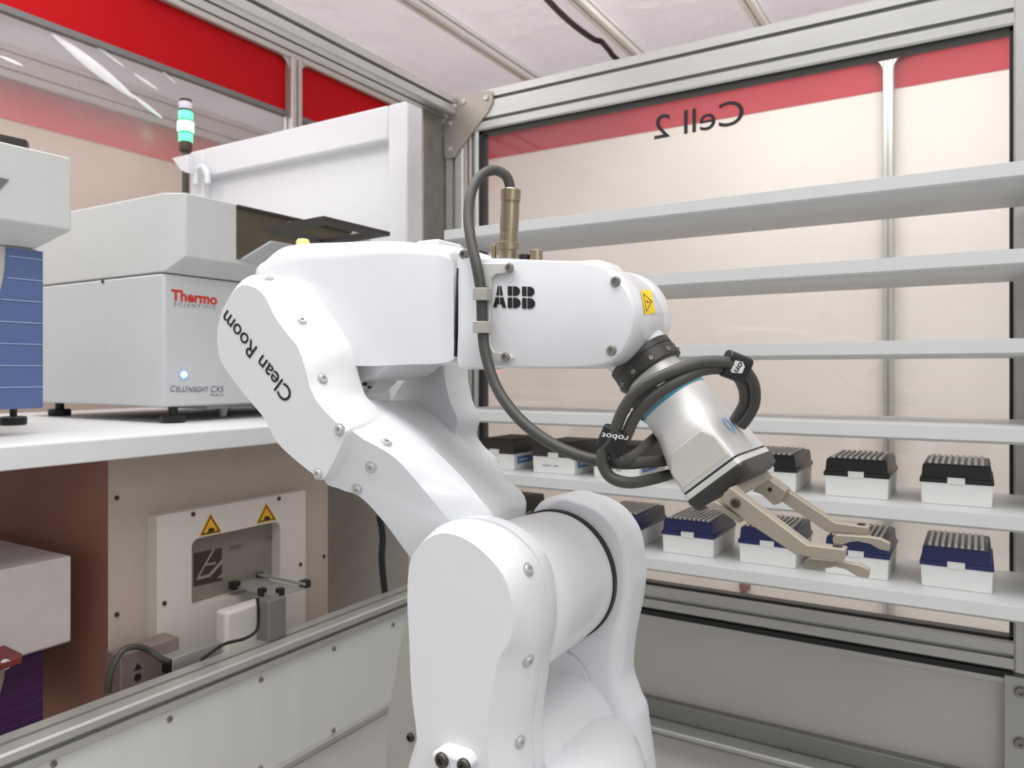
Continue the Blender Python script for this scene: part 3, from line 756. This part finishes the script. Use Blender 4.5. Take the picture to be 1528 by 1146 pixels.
# near fork cheek
YN = .49
Fp = [(640, 803), (668, 796), (702, 809), (735, 838), (756, 870), (765, 912), (761, 955), (744, 984), (735, 1030), (728, 1100), (726, 1200), (660, 1200), (626, 1190), (622, 1100), (614, 1030), (610, 940), (608, 885), (614, 832)]
Op = [(655, 786), (690, 776), (735, 786), (775, 815), (797, 850), (806, 900), (806, 950), (797, 995), (792, 1035), (784, 1095), (780, 1190), None, None, None, None, None, None, (640, 815)]
F = px(Fp, Y=YN); O = stage2(F, Op, YN + .032)
F0 = [V((p.x, YN, p.z)) for p in F]
m = shell([(F0, ''), (O, 'bulge'), (keep(O, YN + .04), 'line')]); M_fork = m; build('fork_cover', m, WHITE2, rb, angle=28)
Oi = [p + (sum(O, V()) / len(O) - p) * .03 for p in O]
m = shell([(keep(Oi, YN + .040), ''), (keep(Oi, YN + .044), 'line'), (keep(O, YN + .044), 'line'), (keep(O, YN + .058), 'line'), (keep(Oi, YN + .062), 'line')]); build('fork_cheek', m, WHITE, rb, angle=30)
# far fork cheek
Fp = [(830, 752), (866, 756), (893, 768), (912, 787), (925, 815), (930, 860), (925, 905), (912, 945), (904, 990), (905, 1020), (915, 1060), (925, 1110), (925, 1220), (800, 1220), (800, 1000), (790, 900), (790, 800)]
F = px(Fp, Y=.676)
Op = [(840, 737), (872, 740), (903, 753), (925, 775), (941, 806), (949, 858), (946, 905), (939, 945), (934, 985), (934, 1015), (945, 1045), (957, 1080), (957, 1220), None, None, None, (800, 765)]
O = stage2(F, Op, .695)
m = shell([(F, ''), (O, 'round'), (keep(O, .708), 'line'), (keep([o.lerp(f, .7) for f, o in zip(F, O)], .73), 'close')]); build('fork_cheek', m, WHITE, rb, angle=50)
# saddle between the cheeks
m = MB(); m.lathe([(.055, .55), (.055, .678)], (AX2.x + .01, 0, -.352), (0, 1, 0), 40); build('saddle', m, WHITE, rb)
m = MB(); m.lathe([(.034, 0), (.034, .002), (.033, .003)], P(835, 1018, Y=.6752) + V((0, -.0035, 0)), (0, 1, 0), 40); build('inspection_cap', m, WHITE, rb)
# hub of the lower arm, and the dark gap before the far cheek
m = MB(); m.lathe([(.060, .551), (.066, .556), (.0665, .58), (.0652, .64), (.064, .662), (.0635, .6705)], (AX2.x, 0, AX2.z), (0, 1, 0), 72); build('shoulder_hub', m, WHITE, rb, angle=60)
m = MB(); m.lathe([(.0652, .6695), (.0652, .679)], (AX2.x, 0, AX2.z), (0, 1, 0), 72); build('shoulder_seal', m, BLACK, rb)

# lower arm
k = .40; bx_, cz_ = k * .606, -k * .795
a_ = .485 - bx_ * (-.50) - cz_ * (-.045)
PLN = (a_, bx_, cz_)
Fp = [(506, 640), (545, 657), (590, 684), (630, 728), (669, 776), (690, 815), (660, 860), (622, 842), (574, 780), (538, 742), (508, 730), (484, 713)]
F = px(Fp, pl=PLN)
O1p = [(540, 600), (572, 612), (622, 648), (680, 702), (716, 744), (738, 782), (715, 850), None, None, None, None, None]
O1 = stage2(F, O1p, .555)
for i_ in range(7, 12): O1[i_].y = .575
Op = [(585, 604), (607, 606), (642, 632), (692, 684), (728, 715), (764, 756), (740, 830), None, None, None, None, None]
O = [V((f.x, .655, f.z)) if o is None else P(o[0], o[1], Y=.64) for f, o in zip(F, Op)]
O2 = [V((p.x, .668, p.z)) for p in O]
m = shell([(F, ''), (O1, 'bulge'), (O, 'line'), (O2, 'line')], rnd=9); M_arm = m; build('lower_arm', m, WHITE, rb, angle=27)
# far elbow ear
Ep = [(612, 560), (640, 541), (661, 540), (664, 566), (671, 598), (683, 628), (677, 654), (690, 677), (712, 700), (720, 740), (640, 700), (585, 630), (590, 590)]
F = px(Ep, Y=.662); O = [p + (sum(F, V()) / len(F) - p) * -.02 for p in F]
m = shell([(F, ''), (keep(O, .668), 'round'), (keep(O, .695), 'line'), (keep([p.lerp(sum(O, V()) / len(O), .15) for p in O], .708), 'close')], per=5); build('elbow_ear', m, WHITE, rb, angle=50)
# inner elbow bearing, seen under the forearm
m = MB(); cE = P(575, 500, Y=.60); m.lathe([(.045, .562), (.047, .566), (.047, .645), (.045, .65)], (cE.x, 0, cE.z), (0, 1, 0), 48); build('elbow_bearing', m, WHITE, rb)
m = MB(); m.prism(px([(528, 552), (570, 551), (565, 572), (545, 588), (531, 580)], Y=.60), (0, .03, 0)); ej = build('elbow_stop', m, WHITE2, rb, bevel=.003)
for x, y, rr in ((541, 595, .0065), (546, 573, .002), (553, 578, .0015)):
    build('screw', screw_mb(P(x, y, Y=.598), (0, -1, 0), rr, .004), SCREWD, rb)

# elbow cover with lettering
YEl = .485
Fp = [(356, 428), (377, 428), (394, 441), (410, 472), (427, 496), (444, 518), (456, 552), (464, 582), (480, 608), (507, 636), (514, 652), (484, 712), (467, 707), (417, 664), (394, 624), (361, 584), (333, 545), (325, 520), (325, 488), (335, 456)]
Op = [(396, 411), (423, 413.5), (446, 420), (466, 441), (484, 468), (501, 495), (515, 522), (521, 556), (530, 587), (546, 606), (566, 640), None, None, None, None, None, None, None, None, (372, 418)]
F = px(Fp, Y=YEl); O = stage2(F, Op, .535)
m = shell([(F, ''), (O, 'bulge'), (keep([o.lerp(f, .15) for f, o in zip(F, O)], .548), 'close')], rnd=9)
M_elbow = m; ec = build('elbow_cover', m, WHITE2, rb, angle=28)
yl = YEl - .0006
t0, t1 = P(437.6, 586.5, Y=yl), P(339, 462, Y=yl); tu = P(437.6 - 13.2, 586.5 + 17.6, Y=yl)
build('lettering', text_mb('Clean Room', t0, t1, tu, bold=.006), INK, ec, flat=True)

# forearm
Fp = [(415, 408), (450, 392), (520, 386), (590, 380), (640, 382), (674, 388), (677, 430), (677, 500), (674, 538), (600, 544), (530, 546), (470, 540), (420, 500), (402, 450)]
Op = [(414, 386), (444, 367), (520, 362.5), (590, 361), (640, 365), (690, 374), (694, 430), (693, 500), (690, 541), None, None, None, None, (398, 410)]
F = px(Fp, Y=.545); O = stage2(F, Op, .582)
m = shell([(F, ''), (O, 'round'), (keep(O, .625), 'line'), (keep(F, .66), 'close')]); build('forearm_housing', m, WHITE, rb, angle=45)
ys_ = .5443
m = MB(); m.prism([P(x, y, Y=ys_ - .0004) for x, y in ((681.5, 400), (683.5, 400), (679.2, 532), (677.2, 532))], (0, .01, 0)); build('seam', m, INK, rb)
def dense(pts): return pts
Fp = [(684, 388), (700, 387), (760, 389), (820, 391), (868, 393), (900, 402), (926, 425), (942, 455), (943, 484), (931, 515), (908, 538), (868, 545), (800, 546), (740, 545), (700, 545), (684, 543), (684, 490), (684, 440)]
F = px(Fp, Y=.5445)
cF = sum(F, V()) / len(F)
O = [p + V(((p.x - cF.x) * .02, 0, (p.z - cF.z) * .05)) for p in F]
m = shell([(F, ''), (keep(O, .553), 'round'), (keep(O, .6075), 'line'), (keep(F, .6095), 'line')], per=5); M_wrist = m; fh = build('wrist_housing', m, WHITE, rb, angle=50)
m = MB(); a0, a1 = P(684, 390, Y=.60), P(850, 545, Y=.60)
m.box(a0.x + .02, -.275, .598, .655, F[13].z + .006, F[1].z + .001); build('wrist_housing_rear', m, WHITE, rb, bevel=.012, seg=5)
C5 = V((-.2690, YC, .0463))
m = MB(); m.lathe([(.036, .610), (.041, .611), (.0415, .616), (.0415, .632), (.039, .642), (.030, .648), (0, .649)], (C5.x, 0, C5.z), (0, 1, 0), 64); build('wrist', m, WHITE, rb, angle=60)
# raised cover plate outline on the lettered side
Pp = [(735, 410), (745, 405), (820, 400), (880, 400), (912, 412), (932, 436), (938, 466), (930, 500), (908, 528), (880, 537), (800, 538), (748, 528), (735, 520), (733, 465)]
# emblem letters: sliced A B B
def letters():
    m = MB(); W, H = 1.0, 1.0
    def q(poly): m.prism([la + (lb - la) * x + (lu - la) * y for x, y in poly], (0, .0004, 0))
    g = .045
    la, lb, lu = P(735.5, 458.5, Y=.5438), P(799, 461, Y=.5438), P(735.5, 426.5, Y=.5438)
    w = .315
    # A
    for s in (0, 1):
        f = (lambda x: x) if s == 0 else (lambda x: w - x)
        xm = w / 2 - .012
        q([(f(.078), .52 + g), (f(xm), .52 + g), (f(xm), 1.0), (f(.118), 1.0)])
        q([(f(0), 0), (f(.088), 0), (f(.102), .15), (f(xm), .15), (f(xm), .52 - g), (f(.066), .52 - g)])
    for x0 in (.355, .69):
        bw = .30; st_ = .10
        q([(x0, 0), (x0 + st_, 0), (x0 + st_, .52 - g), (x0, .52 - g)]); q([(x0, .52 + g), (x0 + st_, .52 + g), (x0 + st_, 1), (x0, 1)])
        e = x0 + st_ + .025
        arc = lambda cy, r, rx: [(e + .05 + rx * math.cos(t), cy + r * math.sin(t)) for t in [(-PI / 2 + PI * i / 8) for i in range(9)]]
        q([(e, .0)] + arc(.24, .24, .125) + [(e, .48)])
        q([(e, .56)] + arc(.78, .22, .11) + [(e, 1.0)])
    return m
build('lettering', letters(), INK, fh, flat=True)
# cable bracket on the lettered side
bp_ = [(718, 393), (757, 393), (765, 400), (757, 407), (739, 409), (732, 416), (730, 470), (730, 515), (737, 526), (757, 526), (765, 534), (757, 541), (723, 539), (716, 525), (715, 460), (716, 405)]
m = MB(); m.prism(px(bp_, Y=.5405), (0, .0035, 0)); cb_ = build('cable_bracket', m, mat('bracket_pale', (208, 206, 202), .45, .1), rb, bevel=.0006)
for ya, yb_ in ((429, 448), (479, 497)):
    m = MB(); m.prism(px([(705, ya), (725, ya), (725, yb_), (705, yb_)], Y=.5295), (0, .0015, 0)); m.prism(px([(722, ya), (725, ya), (725, yb_), (722, yb_)], Y=.53), (0, .0105, 0))
    build('cable_clip', m, CLIPM, cb_, bevel=.0008)
for x, y, r_ in ((761, 400, .0042), (755, 533, .0042)):
    build('screw', screw_mb(P(x, y, Y=.5403), (0, -1, 0), r_, .003), SCREW, cb_)
for x, y in ((919, 420), (913, 523)):
    m = screw_mb(P(x, y, Y=.5446), (0, -1, 0), .0042, .002); build('screw', m, SCREW, fh)
build('screw', screw_mb(P(694, 380, Y=.548), (0, -1, 0), .0045, .004), SCREW, rb)
# yellow warning label wrapped over the wrist rim
def cyl_hit(x, y, R):
    d = ray(x, y); a = d.x ** 2 + d.z ** 2; b = -2 * (d.x * C5.x + d.z * C5.z); c = C5.x ** 2 + C5.z ** 2 - R * R
    ds = b * b - 4 * a * c
    t = (-b - math.sqrt(max(ds, 0))) / (2 * a); return d * t
xw = [p.x for p in F]; 
ylm = MB(); LQ = ((955.5, 434), (970.5, 433), (977, 467), (961.5, 470))
def lq(a, b, off):
    x = LQ[0][0] * (1 - a) * (1 - b) + LQ[1][0] * a * (1 - b) + LQ[2][0] * a * b + LQ[3][0] * (1 - a) * b
    y = LQ[0][1] * (1 - a) * (1 - b) + LQ[1][1] * a * (1 - b) + LQ[2][1] * a * b + LQ[3][1] * (1 - a) * b
    h_, n_ = hit(M_wrist, x, y)
    return h_ + n_ * off if h_ is not None else None
NA, NB = 6, 10
gp = [lq(i / NA, j / NB, .0006) for j in range(NB + 1) for i in range(NA + 1)]
ylm.v = [p or V((0, 0, 0)) for p in gp]
for j in range(NB):
    for i in range(NA):
        q4 = [j * (NA + 1) + i, j * (NA + 1) + i + 1, (j + 1) * (NA + 1) + i + 1, (j + 1) * (NA + 1) + i]
        if all(gp[q_] is not None for q_ in q4): ylm.f.append(q4); ylm.m.append(0)
ywl = build('warning_label', ylm, YEL, fh)
tm = MB()
def stroke(pts, r_=.00035):
    path_ = []
    for (a, b), (c, d) in zip(pts, pts[1:]):
        for k in range(7): path_.append(lq(a + (c - a) * k / 6, b + (d - b) * k / 6, .0007))
    path_ = [p for i, p in enumerate(path_) if p is not None and (i == 0 or path_[i - 1] is None or (p - path_[i - 1]).length > 1e-5)]
    if len(path_) > 2: tm.tube(path_, r_, 6)
stroke([(.18, .14), (.86, .5)]); stroke([(.86, .5), (.18, .86)]); stroke([(.18, .86), (.18, .14)])
stroke([(.28, .5), (.45, .44), (.42, .54), (.66, .5)])
build('pictogram', tm, INK, ywl)
# connector on the forearm top and its cable
c0_, c1_ = P(757.5, 386, Y=YC), P(762.5, 282, Y=YC)
ax = (c1_ - c0_); L = ax.length
m = MB(); m.lathe([(.0085, 0), (.0085, .2 * L * .55), (.0105, .12 * L), (.0105, .22 * L), (.0085, .24 * L), (.0086, .34 * L), (.0082, .345 * L), (.0082, .40 * L), (.0087, .405 * L), (.0087, .78 * L), (.0080, .79 * L), (.0080, .81 * L), (.0092, .82 * L), (.0094, .98 * L), (.0085, 1.0 * L), (.005, 1.01 * L)], c0_, ax, 32)
build('connector', m, NICKEL, rb, angle=30)
for x, h, r_ in ((800, .007, .006), (737, .012, .0025), (783, .003, .005)):
    p = P(x, 386, Y=YC); m = MB(); m.lathe([(r_, -.004), (r_, h), (r_ * .8, h + .001)], (p.x, p.y, p.z), (0, 0, 1), 20); build('connector_port', m, NICKEL if x != 783 else BLACK, rb)
m = MB(); m.box(*(lambda a, b: (a.x, b.x, YC - .02, YC + .02, a.z - .006, a.z + .004))(P(640, 370, Y=YC), P(672, 372, Y=YC))); build('top_cap', m, WHITE, rb, bevel=.002)
m = MB(); pp = P(452, 366, Y=.63); m.lathe([(.008, -.006), (.008, .004), (.006, .007), (0, .008)], pp, (0, 0, 1), 20); build('status_lamp', m, mat('lamp_amber', (240, 222, 140), .3), rb)
def path(pts, per=7): return catmull([P(x, y, Y=Y) for x, y, Y in pts], per, False)
c1 = path([(762, 284, .60), (756, 264, .597), (738, 254, .588), (718, 262, .575), (704, 285, .562), (699, 320, .552), (703, 360, .543), (712, 400, .537), (718, 440, .536), (720, 490, .536), (725, 530, .534), (742, 580, .53), (775, 625, .526), (820, 660, .524), (870, 682, .525), (920, 691, .53), (960, 690, .55), (1000, 686, .595), (1030, 680, .625)])
m = MB(); m.tube(c1, .0047, 16); cb1 = build('supply_cable', m, DARK, rb, angle=70)

# screws on covers
SCREWP = mat('screw_pale', (200, 198, 195), .35, .4)
for mb_, lst in ((M_fork, ((788, 850), (788, 986), (776, 1107))), (M_elbow, ((402, 417), (450, 479), (481, 565), (507, 641), (475, 707))), (M_arm, ((576, 661), (554, 697), (533, 730)))):
    for x, y in lst:
        h_, n_ = hit(mb_, x, y)
        if h_ is None: continue
        m = MB(); m.lathe([(.0056, -.001), (.0056, .0006), (.0042, .0008), (.0040, .0020), (.0034, .0026), (.0017, .0026), (.0016, .001), (0, .001)], h_, n_, 18)
        build('screw', m, SCREWP, rb, angle=30)
m = MB(); m.prism(px([(640, 1124), (655, 1119), (690, 1130), (700, 1150), (650, 1160)], Y=.476), (0, .03, 0)); lug = build('mounting_lug', m, WHITE2, rb, bevel=.004)
for x, y in ((660, 1134), (693, 1143)):
    build('bolt', screw_mb(P(x, y, Y=.4755), (0, -1, 0), .0062, .003), SCREWD, lug)

# ------------------------------------------------------------------ wrist flange and gripper
D = V((.627, 0, -.778)).normalized(); N = V((.778, 0, .627)).normalized()
def T(s, n=0, y=0): return C5 + D * s + N * n + V((0, y, 0))
m = MB(); m.lathe([(.036, .004), (.034, .018), (.028, .032), (.0262, .044)], C5, D, 48); build('wrist_neck', m, WHITE, rb, angle=60)
m = MB(); m.lathe([(.0265, .0425), (.0285, .043), (.0285, .0485), (.0278, .049), (.0278, .0505), (.0288, .051), (.0288, .060), (.026, .0615)], C5, D, 56); fl = build('tool_flange', m, FLANGE, rb, angle=30)
for i in range(10):
    a = 2 * PI * i / 10 + .2
    c = C5 + D * .0565 + (N * math.cos(a) + V((0, 1, 0)) * math.sin(a)) * .0286
    build('screw', screw_mb(c, N * math.cos(a) + V((0, 1, 0)) * math.sin(a), .0022, .0015), SCREW, fl)
def sect(s, hn, hy, e, n0=0.0, n=48):
    r = []
    for i in range(n):
        t = 2 * PI * i / n; c, q = math.cos(t), math.sin(t)
        r.append(T(s, n0 + hn * math.copysign(abs(c) ** e, c), hy * math.copysign(abs(q) ** e, q)))
    return r
gr = None
m = MB(); m.loft([sect(.090, .0290, .0290, 1), sect(.094, .0290, .0292, 1), sect(.104, .0283, .0305, .92), sect(.113, .0272, .034, .75), sect(.122, .0262, .0385, .5), sect(.132, .0258, .0425, .3), sect(.142, .0258, .045, .2), sect(.156, .0262, .046, .16), sect(.1575, .0262, .046, .16)])
gr = build('gripper', m, GRIP, rb, angle=50); gr['label'] = 'silver two-finger gripper'
m = MB(); m.loft([sect(.0885, .0295, .0295, 1), sect(.0905, .0295, .0295, 1)]); build('ring_band', m, TEAL, gr)
m = MB(); m.loft([sect(.0605, .024, .024, 1), sect(.078, .024, .024, 1), sect(.079, .0282, .0282, 1), sect(.0885, .0288, .0288, 1)]); build('collar', m, ALU, gr, angle=30)
m = MB(); m.loft([sect(.070, .0300, .0300, 1), sect(.086, .0305, .0305, 1)]);
m = MB(); rr_ = []
for s_ in (.074, .0875):
    rr_.append([T(s_, .0305 * math.cos(a), .0305 * math.sin(a)) for a in [math.radians(180 + 100 * i / 16) for i in range(17)]] + [T(s_, .027 * math.cos(a), .027 * math.sin(a)) for a in [math.radians(280 - 100 * i / 16) for i in range(17)]])
m.loft(rr_); build('collar_guard', m, BLACK, gr, angle=30)
m = MB(); fc = [T(.128, -.013, -.0462), T(.128, .017, -.0462), T(.138, .0225, -.0462), T(.155, .0225, -.0462), T(.155, -.0225, -.0462), T(.140, -.0225, -.0462)]
m.prism(fc, (0, .003, 0)); build('side_panel', m, GRIPF, gr, bevel=.0012)
m = MB(); m.loft([sect(.1575, .0258, .0455, .16), sect(.1592, .0258, .0455, .16)]); build('base_gap', m, BLACK, gr)
m = MB(); m.loft([sect(.1592, .0266, .0465, .16), sect(.1635, .0266, .0465, .16)]); build('base_band', m, mat('band_pale', (214, 212, 208), .4, .2), gr)
m = MB(); m.loft([sect(.1635, .0266, .0465, .16), sect(.1655, .0272, .047, .16), sect(.1735, .0262, .045, .2), sect(.1755, .022, .04, .3)]); build('base_foot', m, FLANGE, gr, angle=30)
# blue emblem on the upper side of the gripper
m = MB()
for i, (s_, y_) in enumerate(((.126, -.004), (.1295, -.001), (.133, -.004), (.1295, -.008))):
    pass
ring = [(math.cos(2 * PI * i / 20), math.sin(2 * PI * i / 20)) for i in range(20)]
A = [T(.133 + .0068 * c, .0268, -.010 + .0078 * q) for c, q in ring]; B = [T(.133 + .005 * c, .0268, -.010 + .0055 * q) for c, q in ring]
m.add(A + B, [(i, (i + 1) % 20, 20 + (i + 1) % 20, 20 + i) for i in range(20)])
m.prism([T(.131, .0268, .003), T(.135, .0268, .003), T(.135, .0268, .014), T(.131, .0268, .014)], N * .0003)
build('emblem', m, LOGOB, gr, flat=True)
# fingers
def finger(outl, Yp, th, cover, pad, padY, sc, lab):
    m = MB(); m.prism(px(outl, Y=Yp), (0, th, 0)); f = build('gripper_finger', m, FINGER, gr, bevel=.0009); f['label'] = lab
    m = MB(); m.prism(px(pad, Y=padY), (0, .007, 0)); build('fingertip', m, FINGER, gr, bevel=.0008)
    for (x, y, yy, r_) in sc: build('screw', screw_mb(P(x, y, Y=yy), (0, -1, 0), r_, .002), SCREWD, gr)
YF0, YF1 = .525, .668
finger([(1089, 727), (1095, 731), (1204, 813), (1261, 820), (1258, 839), (1187, 828), (1112, 778), (1074, 745)], YF0, .012, None,
       [(1200, 838), (1207, 834), (1265, 840), (1283, 843), (1297, 850), (1296, 863), (1280, 861), (1262, 850), (1246, 846), (1236, 848), (1227, 848), (1227, 853), (1198, 849)], YF0 + .012,
       [(1097.5, 750.5, YF0, .0034)], 'nearer gripper finger')
finger([(1143, 709), (1174, 732), (1246, 780), (1296, 787), (1295, 801), (1234, 794), (1167, 749), (1130, 722)], YF1, .012, None,
       [(1242, 803), (1246, 798), (1294, 801), (1313, 804), (1328, 811), (1327, 823), (1312, 820), (1298, 812), (1280, 808), (1269, 809), (1257, 813), (1243, 812)], YF1 - .009,
       [], 'farther gripper finger')
m = MB(); m.prism(px([(1051, 756), (1066, 747), (1110, 774), (1104, 781), (1100, 780), (1069, 759), (1060, 759)], Y=YF0 + .004), (0, .02, 0)); build('finger_mount', m, FINGER, gr, bevel=.001)
m = MB(); m.prism(px([(1122, 733), (1140, 715), (1147, 714), (1173, 733), (1163, 752), (1154, 754), (1136, 738)], Y=YF1 - .014), (0, .02, 0)); build('finger_mount', m, FINGER, gr, bevel=.001)
build('screw', screw_mb(P(1149, 730.5, Y=YF1 - .014), (0, -1, 0), .0018, .001), BLACK, gr)
m = MB(); m.prism([T(.1745, .002, -.05), T(.182, .004, -.05), T(.182, .013, -.05), T(.1745, .013, -.05)], (0, .10, 0))
build('finger_guide', m, FINGER, gr, bevel=.001)
for x, y, Y_ in ((1092, 815, YF0),):
    pass
for x, y, Y_ in ((1250, 815.5, YF0 + .006), (1285, 783, YF1 + .006)):
    m = MB(); c = P(x, y + 1, Y=Y_); m.lathe([(.003, -.001), (.003, .0015), (.0015, .002)], c, (0, 0, 1), 14); build('screw', m, SCREWD, gr)

# looped cable pair with two velcro straps
la_ = [(913, 655, .516), (930, 612, .516), (955, 580, .518), (1000, 556, .525), (1045, 541, .54), (1085, 541, .552), (1108, 549, .565), (1124, 572, .582), (1126, 600, .595), (1116, 622, .603), (1106, 635, .606)]
lb_ = [(932, 655, .520), (948, 622, .520), (975, 593, .521), (1010, 570, .528), (1050, 552, .545), (1083, 551, .557), (1100, 561, .572), (1110, 580, .586), (1111, 600, .597), (1104, 615, .604), (1096, 628, .607)]
lc_ = [(902, 670, .516), (899, 690, .516), (910, 711, .518), (935, 720, .522), (965, 717, .55), (1005, 706, .595), (1035, 694, .625)]
ld_ = [(918, 668, .520), (919, 682, .520), (930, 687, .522), (948, 680, .55), (972, 658, .59), (998, 636, .625)]
for nm, l1, l2 in (('looped_cable', la_, lc_), ('looped_cable', lb_, ld_)):
    pts = list(reversed(l1)) + l2
    m = MB(); m.tube(path(pts), .0044, 14); build(nm, m, DARK, rb, angle=70)
def strap(c, ax, hw, hd, hl, name, txt, tp):
    ax = ax.normalized(); yv = V((0, 1, 0)); w = ax.cross(yv).normalized(); yv = w.cross(ax).normalized()
    rg = []
    for s_ in (-hl, hl):
        rg.append([c + ax * s_ + w * hw * math.copysign(abs(math.cos(t)) ** .5, math.cos(t)) + yv * hd * math.copysign(abs(math.sin(t)) ** .6, math.sin(t)) for t in [2 * PI * i / 28 for i in range(28)]])
    m = MB(); m.loft(rg); return build(name, m, BLACK, cb1, bevel=.001)
sc = (P(915, 657, Y=.518) ); sax = P(922, 640, Y=.518) - P(908, 672, Y=.518)
s1 = strap(sc, sax, .0105, .0062, .0088, 'cable_strap', '', None)
yq = sc.y - .0072
build('lettering', text_mb('robot', P(938, 651, Y=yq), P(899, 645.5, Y=yq), P(935, 659.5, Y=yq), bold=.012), STRAPW, s1, flat=True)
sc2 = P(1097, 547, Y=.560); sax2 = P(1106, 551, Y=.563) - P(1085, 543, Y=.555)
s2 = strap(sc2, sax2, .0100, .0066, .0092, 'cable_strap', '', None)
yq2 = .5515
m = MB(); m.prism(px([(1093, 537), (1108, 540), (1111, 547), (1107, 557), (1092, 556), (1088, 550)], Y=yq2), (0, .0006, 0)); pz = build('strap_patch', m, STRAPW, s2)
m = text_mb('on', P(1104, 539, Y=yq2 - .0004), P(1095, 553, Y=yq2 - .0004), P(1110, 543, Y=yq2 - .0004), bold=.015); build('lettering', m, INK, s2, flat=True)

# aluminium stop plate on the deck behind the robot base
YG = .80
g1 = [(606, 905), (612, 905), (620, 1120), (602, 1122), (574, 1110), (575, 1085)]
m = MB(); m.prism(px([(608, 905), (640, 905), (640, 1110), (606, 1120), (575, 1108), (576, 1075)], Y=YG), (0, .03, 0))
zz0 = min(p.z for p in m.v)
for p in m.v:
    if p.z < zz0 + .03: p.z = DECK + .0005 if p.z < zz0 + .02 else p.z
gs = build('stop_plate', m, mat('stop_aluminium', (190, 187, 182), .4, .4, noise=.05), bevel=.002); tag(gs, 'upright aluminium plate on the deck left of the robot base', 'plate')
build('screw', screw_mb(P(613, 1100, Y=YG), (0, -1, 0), .006, .004), SCREWD, gs)

# ================================================================== CAMERA AND LIGHT
cam = bpy.data.cameras.new('camera'); co = bpy.data.objects.new('camera', cam); COL.objects.link(co)
co.location = (0, 0, 0); co.rotation_euler = (PI / 2, 0, math.radians(31.5))
cam.sensor_width = 36; cam.lens = FPX * 36 / 1528; cam.shift_y = -(573 - HY) / 1528; cam.clip_start = .02
cam.dof.use_dof = True; cam.dof.focus_distance = .72; cam.dof.aperture_fstop = 10
scn.camera = co

def area(name, loc, rot, sx, sy, power, col=(1, 1, 1)):
    l = bpy.data.lights.new(name, 'AREA'); l.shape = 'RECTANGLE'; l.size = sx; l.size_y = sy; l.energy = power; l.color = col
    o = bpy.data.objects.new(name, l); COL.objects.link(o); o.location = loc; o.rotation_euler = [math.radians(a) for a in rot]; return o
area('hall_light', (-.7, 1.0, 2.4), (0, 0, 0), 4.2, 4.2, 205)
area('ceiling_light', (-.35, .5, 1.25), (0, 0, 0), 1.0, .8, 5)
area('bench_fill', (-1.62, .75, 1.2), (12, 0, 0), .8, 1.2, 6)  # unseen fill added to brighten the white enclosure
area('tent_fill', (-2.65, 1.2, 1.05), (0, 0, 0), .5, 2.0, 8)  # added fill without a fixture, brightens the tent behind the red panels
area('back_wall_fill', (-.35, 2.2, 1.23), (30, 0, 0), 1.3, .3, 10.5)  # unseen strip added to whiten the upper back wall
area('side_light', (1.0, -.35, .75), (58, 0, 62), .9, .7, 7)
w = bpy.data.worlds.new('world'); scn.world = w; w.use_nodes = True
bg = w.node_tree.nodes['Background']; bg.inputs['Color'].default_value = (.96, .97, 1.0, 1); bg.inputs['Strength'].default_value = .5
scn.view_settings.view_transform = 'Standard'
scn.view_settings.look = 'None'
scn.view_settings.exposure = 0.07
scn.cycles.max_bounces = 8
scn.cycles.transparent_max_bounces = 12
scn.cycles.use_denoising = True
